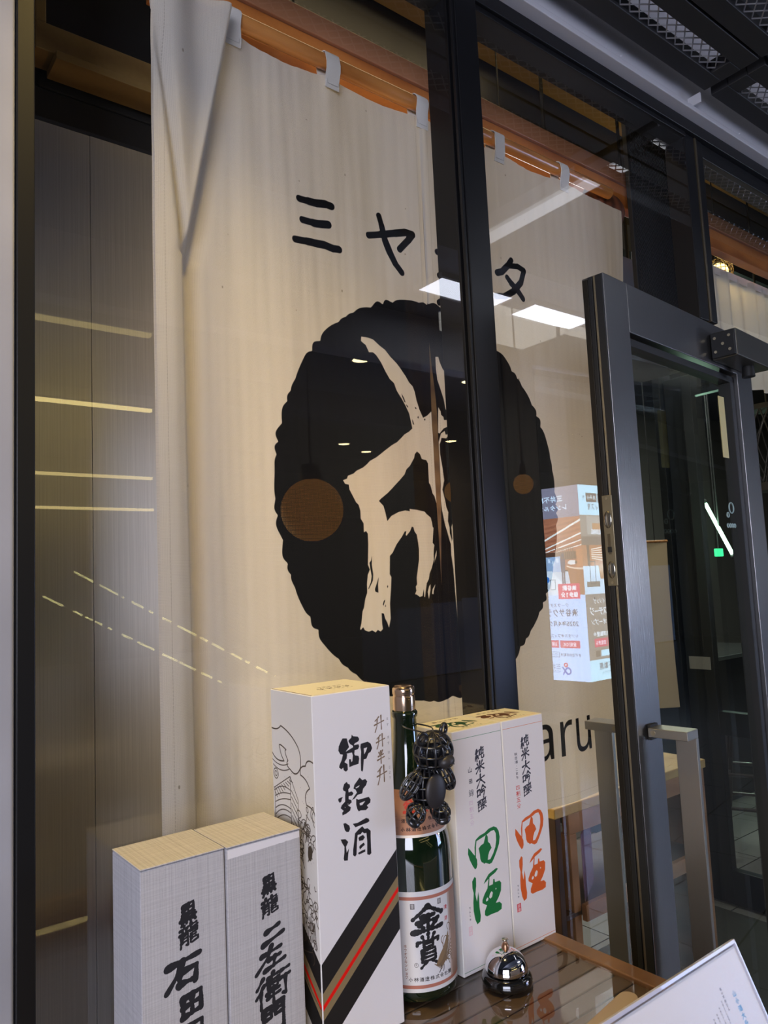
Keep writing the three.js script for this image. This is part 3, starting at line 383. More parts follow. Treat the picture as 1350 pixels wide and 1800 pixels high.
// ---------------------------------------------------------------- entrance door
const DOOR = thing('entrance_door', 'dark metal framed glass entrance door standing ajar with long bar handles', 'door', [1.037, 0, -0.7145], THREE.MathUtils.degToRad(5.6));
{
  const W = 0.607, H = 1.919, D = 0.04, sw = 0.077;
  const edge = (x0, x1, y0, y1) => metreUV(rbox(x0, x1, y0, y1, -D, 0, 0.0015), 6);
  const ls = obj('stile', edge(0.0, sw, 0.02, H), M.doorMetal, DOOR);
  obj('stile', edge(W - sw, W, 0.02, H), M.doorMetal, DOOR);
  obj('top_rail', edge(sw, W - sw, H - 0.088, H), M.doorMetal, DOOR);
  obj('bottom_rail', edge(sw, W - sw, 0.02, 0.16), M.doorMetal, DOOR);
  for (const [x0, x1, y0, y1] of [[sw, sw + 0.008, 0.16, H - 0.093], [W - sw - 0.022, W - sw, 0.16, H - 0.093], [sw, W - sw, H - 0.107, H - 0.093], [sw, W - sw, 0.16, 0.174]]) obj('glazing_bead', rbox(x0, x1, y0, y1, -0.034, -0.008, 0.001), M.gasket, DOOR);
  obj('pane', new THREE.PlaneGeometry(W - 2 * sw - 0.02, H - 0.26).translate(W / 2 - 0.005, (0.17 + H - 0.1) / 2, -0.02), M.glassGreen, DOOR);
  // leading edge: gaskets, strips and flush bolt
  obj('edge_strip', rbox(-0.003, 0.0, 0.02, H - 0.004, -D + 0.002, -D + 0.012, 0.0008), std(lin(0.03, 0.025, 0.018), 0.45, 0.6), ls).userData.label = 'worn dark strip on the door edge';
  obj('edge_gasket', rbox(-0.004, 0.0, 0.02, H - 0.002, -D + 0.013, -D + 0.021, 0.001), M.gasket, ls);
  obj('edge_strip', rbox(-0.0025, 0.0, 0.02, H - 0.002, -D + 0.022, -D + 0.028, 0.0008), M.brass, ls);
  obj('edge_gasket', rbox(-0.003, 0.0, 0.02, H - 0.002, -0.014, -0.001, 0.001), M.gasket, ls);
  const fb = obj('flush_bolt', rbox(-0.0045, -0.0005, 1.401, 1.548, -0.0305, -0.0125, 0.001), std(lin(0.3, 0.26, 0.17), 0.42, 0.85), ls); fb.userData.label = 'brass flush bolt plate with two oval recesses';
  for (const y of [1.427, 1.508]) { obj('oval_recess', new THREE.SphereGeometry(0.008, 20, 12).scale(0.28, 1.75, 0.92).translate(-0.0045, y, -0.022), std(lin(0.36, 0.33, 0.27), 0.2, 0.95), fb); }
  obj('lever_slot', box(-0.0052, -0.004, 1.452, 1.485, -0.0245, -0.0195), M.bronze, fb);
  obj('bolt_slot', box(-0.0054, -0.004, 1.455, 1.464, -0.0255, -0.0185), M.gasket, fb);
  for (const y of [1.406, 1.543]) obj('screw', new THREE.CylinderGeometry(0.0022, 0.0022, 0.001, 12).rotateZ(Math.PI / 2).translate(-0.005, y, -0.022), M.brass, fb);
  // pull handles on both sides
  for (const s of [1, -1]) {
    const h = new THREE.Group(); h.name = 'pull_handle'; h.userData.label = s > 0 ? 'flat steel bar pull handle on the outer side' : 'flat steel bar pull handle on the inner side'; DOOR.add(h);
    const z0 = s > 0 ? 0.001 : -D - 0.001, zz = (a, b) => (s > 0 ? [z0 + a, z0 + b] : [z0 - b, z0 - a]);
    for (const y of [1.162, 0.56]) { const [a, b] = zz(0.004, 0.068); obj('arm', metreUV(rbox(0.022, 0.058, y, y + 0.014, a, b, 0.001), 8), M.handleSteel, h); const [c, d] = zz(0, 0.006); obj('mount', rbox(0.028, 0.052, y - 0.006, y + 0.018, c, d, 0.001), M.gasket, h); const [e] = zz(0.012, 0.013); obj('set_screw', new THREE.CylinderGeometry(0.004, 0.004, 0.001, 14).rotateZ(Math.PI / 2).translate(0.0218, y + 0.007, e), M.brass, h); }
    const [a, b] = zz(0.034, 0.068); obj('bar', metreUV(rbox(0.05, 0.058, 0.56, 1.162, a, b, 0.001), 8), M.handleSteel, h);
  }
  // door closer
  const cl = new THREE.Group(); cl.name = 'door_closer'; cl.userData.label = 'boxy metal door closer at the top rail'; DOOR.add(cl);
  obj('body', rbox(0.405, 0.588, 1.838, 1.894, 0.001, 0.052, 0.003, 2), std(lin(0.12, 0.115, 0.1), 0.38, 0.8), cl);
  obj('end_cap', rbox(0.399, 0.406, 1.84, 1.892, 0.003, 0.05, 0.002), M.gasket, cl);
  for (const [y, z] of [[1.852, 0.012], [1.88, 0.012], [1.852, 0.04], [1.88, 0.04], [1.866, 0.027]]) obj('cap_screw', new THREE.CylinderGeometry(0.003, 0.003, 0.002, 10).rotateZ(Math.PI / 2).translate(0.3985, y, z), M.brass, cl);
  obj('spindle', new THREE.CylinderGeometry(0.011, 0.013, 0.026, 20).translate(0.515, 1.829, 0.028), M.gasket, cl);
  obj('arm', bar([0.515, 1.9, 0.03], [0.73, 1.93, -0.03], 0.007, 8), M.frame, cl);
  // stickers on the glass
  obj('yellow_sticker', box(W - sw - 0.062, W - sw - 0.034, 1.65, 1.78, -0.0195, -0.019), std(lin(0.78, 0.66, 0.3), 0.5), DOOR).userData.label = 'plain pale yellow strip stuck inside the door glass';
  obj('etched_mark', [new THREE.TorusGeometry(0.011, 0.0012, 6, 24).translate(W - sw - 0.045, 1.545, -0.0195), new THREE.TorusGeometry(0.005, 0.0012, 6, 18).translate(W - sw - 0.064, 1.53, -0.0195), ...[0, 1, 2, 3].map((k) => new THREE.TorusGeometry(0.004, 0.001, 6, 14).translate(W - sw - 0.068 + k * 0.011, 1.508, -0.0195))], std(lin(0.4, 0.55, 0.55), 0.5), DOOR).userData.label = 'small pale ring mark etched on the glass';
}

// ---------------------------------------------------------------- things inside, beyond the entrance
// inner door leaf standing open
{
  const t = thing('inner_door', 'black framed glass inner door standing open beyond the entrance', 'door', [3.16, 0, -1.885], -Math.PI / 2);
  // local x runs towards the shopfront
  const D = 0.04, W = 0.78, fr = (x0, x1, y0, y1, z0 = -D / 2, z1 = D / 2) => rbox(x0, x1, y0, y1, z0, z1, 0.002);
  const mt = std(lin(0.014, 0.017, 0.019), 0.32, 0.4);
  obj('stile', fr(0, 0.13, 0.01, 2.3), mt, t); obj('stile', fr(W - 0.09, W, 0.01, 2.3), mt, t);
  obj('mid_rail', fr(0.13, W - 0.09, 0.71, 0.81), mt, t); obj('bottom_rail', fr(0.13, W - 0.09, 0.01, 0.15), mt, t); obj('top_rail', fr(0.13, W - 0.09, 2.2, 2.3), mt, t);
  obj('pane', new THREE.PlaneGeometry(W - 0.22, 1.39).translate((0.13 + W - 0.09) / 2, 1.505, 0), M.glass, t);
  obj('pane', new THREE.PlaneGeometry(W - 0.22, 0.56).translate((0.13 + W - 0.09) / 2, 0.43, 0), M.glass, t);
  obj('name_plate', rbox(0.015, 0.115, 0.985, 1.04, D / 2, D / 2 + 0.003, 0.001), std(lin(0.3, 0.3, 0.28), 0.4, 0.5), t);
  obj('hinge_post', fr(-0.04, -0.005, 0.0, 2.4, -0.05, 0.05), mt, t);
}
const mat = tag(obj('entrance_mat', (() => { const g = new THREE.BoxGeometry(0.9, 0.012, 0.85, 60, 1, 44).translate(2.62, 0.0065, -1.48), p = g.attributes.position; for (let i = 0; i < p.count; i++) if (p.getY(i) > 0.01) p.setY(i, 0.0115 + 0.002 * noise(p.getX(i) * 45, p.getZ(i) * 45)); g.computeVertexNormals(); return metreUV(g, 3); })(), std(lin(0.028, 0.032, 0.026), 0.95, 0, { map: dtex(256, 256, (u, v) => { const n = 0.5 + 0.5 * tnoise(u, v, 70, 3); return [0.45 + 0.5 * n, 0.45 + 0.5 * n, 0.42 + 0.48 * n]; }, true) })), 'dark green-black ribbed entrance mat beyond the door', 'mat');
function stool(x, z, label) {
  const t = thing('bar_stool', label, 'stool', [x, 0, z], 0.4, 'dark bar stools beyond the inner door');
  obj('seat', lathe([[0, 0.66], [0.14, 0.655], [0.165, 0.645], [0.172, 0.63], [0.165, 0.615], [0, 0.612]], 28), M.stoolWood, t);
  for (const [a, b] of [[1, 1], [1, -1], [-1, 1], [-1, -1]]) obj('leg', bar([a * 0.1, 0.615, b * 0.1], [a * 0.16, 0.0, b * 0.16], 0.015, 10), M.stoolWood, t);
  for (const y of [0.2, 0.36]) { const k = 0.1 + 0.06 * (1 - y / 0.615); for (const s of [1, -1]) { obj('rung', bar([-k, y, s * k], [k, y, s * k], 0.009, 8), M.stoolWood, t); obj('rung', bar([s * k, y + 0.04, -k], [s * k, y + 0.04, k], 0.009, 8), M.stoolWood, t); } }
  return t;
}
stool(3.83, -1.98, 'dark wooden bar stool with round seat seen through the inner door');
stool(4.6, -1.75, 'dark wooden bar stool with round seat farther into the shop');
// counter with glass display trays
{
  const t = thing('display_counter', 'dark counter with a lit glass top beyond the inner door', 'counter', [4.4, 0, -2.75]);
  obj('body', rbox(-0.9, 0.9, 0.0, 0.86, -0.3, 0.25, 0.004), std(lin(0.03, 0.032, 0.034), 0.5), t);
  obj('top', rbox(-0.95, 0.95, 0.86, 0.885, -0.33, 0.3, 0.003), std(lin(0.12, 0.13, 0.13), 0.12, 0.2, { clearcoat: 1 }), t);
}
// wooden bench behind the glass
{
  const t = thing('wooden_bench', 'wooden bench shelf with a yellow-varnished top below the curtain', 'bench', [1.335, 0, -1.15]);
  const w = 0.62;
  obj('top', metreUV(rbox(-0.01, w, 0.885, 0.908, -0.3, 0.008, 0.003), 2), M.benchTop, t);
  obj('apron', metreUV(rbox(0.045, w, 0.838, 0.885, -0.02, 0.0, 0.002), 2), M.bench, t);
  obj('leg', metreUV(rbox(0.045, 0.07, 0.0, 0.838, -0.03, 0.0, 0.002), 2), M.bench, t);
  obj('leg', metreUV(rbox(w - 0.03, w, 0.0, 0.838, -0.03, 0.0, 0.002), 2), M.bench, t);
  obj('side_panel', metreUV(rbox(0.0, 0.018, 0.0, 0.885, -0.3, 0.0, 0.002), 2), M.benchDark, t);
  obj('side_panel', metreUV(rbox(w - 0.02, w, 0.0, 0.838, -0.3, -0.03, 0.002), 2), M.benchDark, t);
  obj('shelf', metreUV(rbox(0.018, w - 0.02, 0.66, 0.672, -0.29, -0.0, 0.002), 2), M.benchDark, t);
  obj('shelf_edge', metreUV(rbox(0.07, w - 0.03, 0.648, 0.684, 0.0, 0.014, 0.002), 2), M.bench, t);
  obj('post', metreUV(rbox(0.1, 0.15, 0.0, 0.66, -0.29, -0.25, 0.002), 2), M.benchDark, t);
}
{
  const t = thing('acrylic_panel', 'clear acrylic sheet with rainbow sheen standing on the bench shelf', 'panel', [1.5, 0.6725, -1.2], 0.5);
  obj('sheet', new RoundedBoxGeometry(0.13, 0.15, 0.003, 1, 0.001).translate(0, 0.075, 0), new THREE.MeshPhysicalMaterial({ color: lin(0.75, 0.6, 0.85), roughness: 0.15, metalness: 0.0, transmission: 0.7, thickness: 0, ior: 1.5, iridescence: 1, iridescenceIOR: 1.6, iridescenceThicknessRange: [300, 620] }), t);
}
// hanging menu sheets and shelves deep inside
{
  const t = thing('menu_sheet', 'tall cream paper banner hanging inside the shop', 'banner', [2.99, 0, -1.9], -0.5);
  const g = new THREE.PlaneGeometry(0.11, 0.72, 10, 20).translate(0, 1.19, 0), p = g.attributes.position; for (let i = 0; i < p.count; i++) p.setZ(i, 0.012 * Math.sin(p.getY(i) * 4) + 0.006 * Math.sin(p.getX(i) * 20)); g.computeVertexNormals();
  obj('paper', g, new THREE.MeshPhysicalMaterial({ color: lin(0.5, 0.38, 0.24), roughness: 0.8, side: THREE.DoubleSide, transmission: 0.2, thickness: 0 }), t);
  obj('hanger_rod', bar([-0.06, 1.555, 0], [0.06, 1.555, 0], 0.006, 8), M.bench, t);
  obj('hanger_cord', bar([0, 1.555, 0], [0, 3.02, 0], 0.002, 6), M.black, t);
}
tag(obj('wood_cabinet', [metreUV(rbox(2.9, 3.3, 0, 0.78, -3.3, -2.9, 0.004)), metreUV(rbox(2.88, 3.32, 0.78, 0.81, -3.32, -2.88, 0.004))], M.bench), 'low wooden cabinet at the back of the shop', 'cabinet');
// lamps inside
const glow = (r, g, b, k) => new THREE.MeshStandardMaterial({ color: lin(0, 0, 0), emissive: lin(r, g, b), emissiveIntensity: k, roughness: 0.5 });
function pendant(name, label, x, y, z, r, col, k, cd, cord) {
  const t = thing(name, label, 'lamp', [x, y, z]);
  obj('globe', new THREE.SphereGeometry(r, 32, 20), glow(...col, k), t);
  obj('cap', lathe([[0, r + 0.03], [r * 0.3, r + 0.028], [r * 0.36, r - 0.002], [0, r - 0.004]], 20), M.gasket, t);
  obj('cord', bar([0, r + 0.028, 0], [0, cord - y, 0], 0.0025, 6), M.gasket, t);
  const l = new THREE.PointLight(lin(...col), cd); l.castShadow = true; l.shadow.radius = 2; t.add(l); return t;
}
pendant('globe_lantern', 'round amber lantern glowing faintly through the black emblem of the curtain', 0.792, 1.573, -1.25, 0.062, [1, 0.42, 0.1], 1.3, 0.08, 3.02);
{
  const t = pendant('cage_lamp', 'small warm lamp in a wire cage above the entrance', 2.43, 2.42, -1.22, 0.03, [1, 0.7, 0.22], 5, 0.25, 3.02);
  const c = []; for (let k = 0; k < 10; k++) c.push(new THREE.TorusGeometry(0.046, 0.0012, 5, 28).rotateY(k / 10 * Math.PI)); for (let k = -3; k <= 3; k++) { const y = k * 0.012; c.push(new THREE.TorusGeometry(Math.sqrt(0.046 ** 2 - y * y), 0.0012, 5, 30).rotateX(Math.PI / 2).translate(0, y, 0)); }
  obj('cage', c, M.bronze, t);
}
{
  const t = thing('wire_lantern', 'black open wire lantern hanging beside the door closer', 'lantern', [2.9, 1.86, -1.32]);
  const c = []; for (let k = 0; k < 12; k++) { const a = k / 12 * Math.PI * 2; c.push(tube([[0.06 * Math.cos(a), 0.16, 0.06 * Math.sin(a)], [0.1 * Math.cos(a + 0.5), 0.02, 0.1 * Math.sin(a + 0.5)], [0.07 * Math.cos(a + 1), -0.13, 0.07 * Math.sin(a + 1)]], 0.003, 14, 5)); c.push(tube([[0.06 * Math.cos(a), 0.16, 0.06 * Math.sin(a)], [0.1 * Math.cos(a - 0.5), 0.02, 0.1 * Math.sin(a - 0.5)], [0.07 * Math.cos(a - 1), -0.13, 0.07 * Math.sin(a - 1)]], 0.003, 14, 5)); }
  obj('lattice', c, M.gasket, t); obj('top_ring', new THREE.CylinderGeometry(0.066, 0.066, 0.02, 24).translate(0, 0.165, 0), M.gasket, t); obj('bottom_ring', new THREE.CylinderGeometry(0.075, 0.075, 0.03, 24).translate(0, -0.14, 0), M.gasket, t); obj('cord', bar([0, 0.17, 0], [0, 1.16, 0], 0.004, 6), M.gasket, t);
}
// ceiling lights inside
function stripLight(label, x, y, z, w, d, col, k, seen, target, group) {
  const t = thing('ceiling_strip_light', label, 'light', [x, y, z], 0, group);
  obj('housing', rbox(-w / 2 - 0.01, w / 2 + 0.01, 0.0, 0.03, -d / 2 - 0.01, d / 2 + 0.01, 0.003), M.whitePaint, t);
  obj('diffuser', box(-w / 2, w / 2, -0.004, 0.0, -d / 2, d / 2), glow(...col, seen), t);
  areaLight('strip_light', lin(...col), k, w, d, [x, y - 0.006, z], target ?? [x, y - 1, z]);
}
stripLight('warm strip light on the shop ceiling behind the curtain', 1.0, 2.985, -1.22, 1.4, 0.1, [1, 0.76, 0.4], 1.5, 1.5);
stripLight('warm strip light on the shop ceiling above the entrance', 2.7, 2.985, -1.62, 1.7, 0.14, [1, 0.95, 0.86], 32, 3);
stripLight('pale strip light on the shop ceiling above the counter', 4.6, 2.98, -2.4, 1.4, 0.2, [0.85, 1, 0.86], 26, 4);

{ // unseen glowing box added to warm the curtain from behind
  const t = thing('curtain_backlight', 'tall warm glowing box on legs, added unseen behind the lower curtain to backlight it', 'lamp', [0.6, 0, -2.2]);
  obj('shade', rbox(-0.35, 0.35, 0.75, 1.75, -0.12, 0, 0.01, 2), glow(1, 0.78, 0.42, 3), t);
  for (const s of [-1, 1]) obj('leg', rbox(s * 0.2 - 0.015, s * 0.2 + 0.015, 0, 0.75, -0.075, -0.045, 0.003), M.bench, t);
  areaLight('warm_backlight', lin(1, 0.74, 0.34), 3.6, 0.7, 1.0, [0.6, 1.25, -2.19], [0.6, 1.25, 0]);
}

stripLight('broad pale light panel added on the shop ceiling to brighten the interior', 3.9, 2.985, -3.1, 2.0, 0.5, [1, 0.97, 0.9], 14, 4);  // added panel, lifts the dark interior
{ // glowing tube standing in for a reflection in the glass
  const t = thing('reflection_tube', 'pale green glowing tube added beyond the inner door in place of a reflection', 'light');
  const a = [4.3, 1.829, -2.376], b = [4.3, 1.49, -2.225];
  obj('tube', bar(a, b, 0.011, 12), glow(0.6, 1, 0.72, 5), t); for (const e of [a, b]) obj('end_cap', new THREE.SphereGeometry(0.017, 12, 8).translate(...e), M.gasket, t);
  obj('bracket', bar([4.3, 1.66, -2.3], [4.3, 3.02, -2.3], 0.006, 6), M.gasket, t);
  const l = new THREE.PointLight(lin(0.6, 1, 0.72), 0.6); l.position.set(4.22, 1.66, -2.3); l.castShadow = true; t.add(l);
}
tag(obj('exit_lamp', [rbox(4.55, 4.63, 1.5, 1.55, -2.48, -2.46, 0.004)], glow(0.05, 0.9, 0.3, 2)), 'small glowing green sign lamp beyond the inner door', 'lamp');
tag(obj('lamp_hanger', [bar([4.59, 1.551, -2.47], [4.59, 3.02, -2.47], 0.006, 8)], M.gasket), 'thin dark rod carrying the green sign lamp', 'rod');

for (const [x, y, label] of [[1.275, 1.641, 'small amber lantern behind the slit of the curtain'], [1.528, 1.672, 'small amber lantern behind the right half of the curtain emblem']]) pendant('small_lantern', label, x, y, -1.35, 0.027, [1, 0.45, 0.12], 1.5, 0.03, 2.93);
tag(obj('wooden_post', metreUV(rbox(1.37, 1.45, 0, 3.02, -1.62, -1.56, 0.004), 2), M.oak), 'pale wooden post glimpsed through the slit of the curtain', 'post');
// ---------------------------------------------------------------- display table in front of the window
const table = thing('display_table', 'brown slatted wooden display table with a glass top and raised rim', 'table');
const tableDark = std(0xffffff, 0.5, 0, { map: grain(6, 0.7, [0.34, 0.27, 0.2], [0.24, 0.18, 0.13], 31) });
const tablePlanks = [0, 1, 2].map((k) => std(new THREE.Color().setScalar(0.92 + k * 0.08), 0.5, 0, { map: tableDark.map }));
const tableRim = std(0xffffff, 0.4, 0, { map: grain(5, 0.5, [0.52, 0.37, 0.22], [0.36, 0.24, 0.13], 35), clearcoat: 0.3 });
{
  const X0 = -0.75, X1 = 0.846, Z0 = -0.838, Z1 = -0.26, pw = 0.0265, gap = 0.0022;
  let k = 0; const g = metreUV(rbox(X0, X1, -0.016, 0, -pw / 2, pw / 2, 0.0015), 1.5);
  for (let z = Z0 + 0.022 + pw / 2; z + pw / 2 < Z1 - 0.02; z += pw + gap) { const m = obj('slat', g, tablePlanks[k++ % 3], table); m.position.set(0, TABLE - 0.0042, z); }
  obj('under_board', box(X0, X1, TABLE - 0.04, TABLE - 0.022, Z0, Z1), std(lin(0.02, 0.015, 0.012), 0.8), table);
  obj('rim', metreUV(rbox(X1, 0.873, TABLE - 0.05, TABLE + 0.002, Z0, Z1, 0.002), 1.5), tableRim, table);
  obj('rim', metreUV(rbox(X0 - 0.025, X0, TABLE - 0.05, TABLE + 0.002, Z0, Z1, 0.002), 1.5), tableRim, table);
  obj('rim', metreUV(rbox(X0, X1, TABLE - 0.05, TABLE - 0.0005, Z0, Z0 + 0.02, 0.002), 1.5), tableRim, table);
  obj('rim', metreUV(rbox(X0, X1, TABLE - 0.05, TABLE + 0.002, Z1 - 0.02, Z1, 0.002), 1.5), tableRim, table);
  obj('glass_top', new THREE.PlaneGeometry(X1 - X0, Z1 - Z0 - 0.02).rotateX(-Math.PI / 2).translate((X0 + X1) / 2, TABLE - 0.0006, (Z0 + Z1 - 0.02) / 2), M.glass, table);
  for (const x of [X0 + 0.02, 0.83]) for (const z of [Z0 + 0.03, Z1 - 0.03]) obj('leg', metreUV(rbox(x - 0.025, x + 0.025, 0, TABLE - 0.04, z - 0.025, z + 0.025, 0.003), 1.5), tableRim, table);
}
const mmFace = (w, h, k, bg, draw) => { const [cv, c] = canvas(Math.round(w * k), Math.round(h * k)); c.fillStyle = bg; c.fillRect(0, 0, cv.width, cv.height); c.scale(k, k); draw(c, w, h); return ctex(cv); };
function carton(t, w, h, d, body, r = 0.0012) { obj('carton', metreUV(rbox(0, w, 0, h, -d, 0, r, 2), 4), body, t); }
function facePlane(name, t, w, h, pos, rot, mat) { const m = obj(name, new THREE.PlaneGeometry(w, h), mat, t); m.position.set(...pos); m.rotation.set(...rot); return m; }

// ---- two linen-covered cartons
const linenCanvas = (tone) => { const [cv, c] = canvas(512, 512); c.fillStyle = tone; c.fillRect(0, 0, 512, 512); for (let i = 0; i < 512; i += 2) { c.fillStyle = `rgba(${rnd() < 0.5 ? '90,88,96' : '255,252,250'},${0.03 + 0.09 * rnd()})`; c.fillRect(i, 0, 1 + rnd() * 1.5, 512); c.fillStyle = `rgba(${rnd() < 0.5 ? '90,86,90' : '255,255,250'},${0.02 + 0.05 * rnd()})`; c.fillRect(0, i, 512, 1 + rnd() * 1.5); } for (let i = 0; i < 400; i++) { c.fillStyle = `rgba(60,58,66,${0.05 + 0.1 * rnd()})`; const v = rnd() < 0.6; c.fillRect(rnd() * 512, rnd() * 512, v ? 1.4 : 14 + rnd() * 40, v ? 14 + rnd() * 40 : 1.4); } return cv; };
const linenCv = linenCanvas('#b9b6b8');
const linen = std(0xffffff, 0.9, 0, { map: ctex(linenCv, true, [1.6, 1.6]), bumpMap: ctex(linenCv, false, [1.6, 1.6]), bumpScale: 0.0002 });
function linenBox(x0, zf, label, draw) {
  const w = 0.0895, h = 0.245, d = 0.084, t = thing('linen_carton', label, 'carton', [x0, TABLE, zf], 0);
  carton(t, w, h - 0.0022, d, linen);
  obj('lid', metreUV(rbox(-0.0003, w + 0.0003, h - 0.0016, h, -d - 0.0003, 0.0004, 0.0007), 4), linen, t);
  const tex = mmFace(89.5, 242.5, 6, '#b9b6b8', (c) => { c.save(); c.scale(1 / 6, 1 / 6); const pat = c.createPattern(linenCv, 'repeat'); c.fillStyle = pat; c.fillRect(0, 0, 540, 1460); c.restore(); draw(c); });
  facePlane('printed_front', t, w - 0.0016, h - 0.004, [w / 2, (h - 0.0022) / 2, 0.00025], [0, 0, 0], std(0xffffff, 0.9, 0, { map: tex, bumpMap: linen.bumpMap, bumpScale: 0.0002 }));
  return t;
}
const INK2 = '#1d1c22';
linenBox(0.268, -0.7615, 'grey linen-textured carton with three large brush characters, standing at the end of the row', (c) => {
  c.fillStyle = INK2; const o = { brush: 1, lean: 0.3, rough: 0.3 };
  glyph(c, '黒', 39.5, 41, 18.5, 21, 3.1, o); glyph(c, '龍', 38, 61.5, 21.5, 21.5, 2.5, o);
  glyph(c, '石', 23, 91, 40, 34, 6.2, { brush: 0.9, lean: 0.1, rough: 0.15 }); glyph(c, '田', 36, 126, 30, 26, 5.4, { brush: 0.9, lean: 0.25, rough: 0.15 }); glyph(c, '屋', 30, 156, 37, 34, 5, { brush: 0.9, lean: 0.2, rough: 0.15 });
});
linenBox(0.359, -0.7585, 'grey linen-textured carton with four large brush characters and a pale torn band at its top', (c) => {
  c.fillStyle = '#e4e0e2'; c.beginPath(); c.moveTo(0, 0); c.lineTo(90, 0); for (let x = 90; x >= 0; x -= 3) c.lineTo(x, 9.5 - 0.03 * x + 0.8 * noise(x * 0.2, 3)); c.fill();
  c.fillStyle = INK2; const o = { brush: 1, lean: 0.28, rough: 0.3 };
  glyph(c, '黒', 39.5, 37, 18.5, 21, 3.1, o); glyph(c, '龍', 38, 60, 21.5, 19.5, 2.4, o);
  glyph(c, '二', 37, 88, 30, 24, 5.2, { brush: 0.9, lean: 0.05, rough: 0.1 }); glyph(c, '左', 29, 110, 39, 28, 4.6, { brush: 0.9, lean: 0.02, rough: 0.15 }); glyph(c, '衛', 27, 138, 45, 33, 4, { brush: 0.9, lean: 0.25, rough: 0.15 }); glyph(c, '門', 33, 170, 33, 33, 5, { brush: 0.8, lean: 0.25, rough: 0.15 });
});

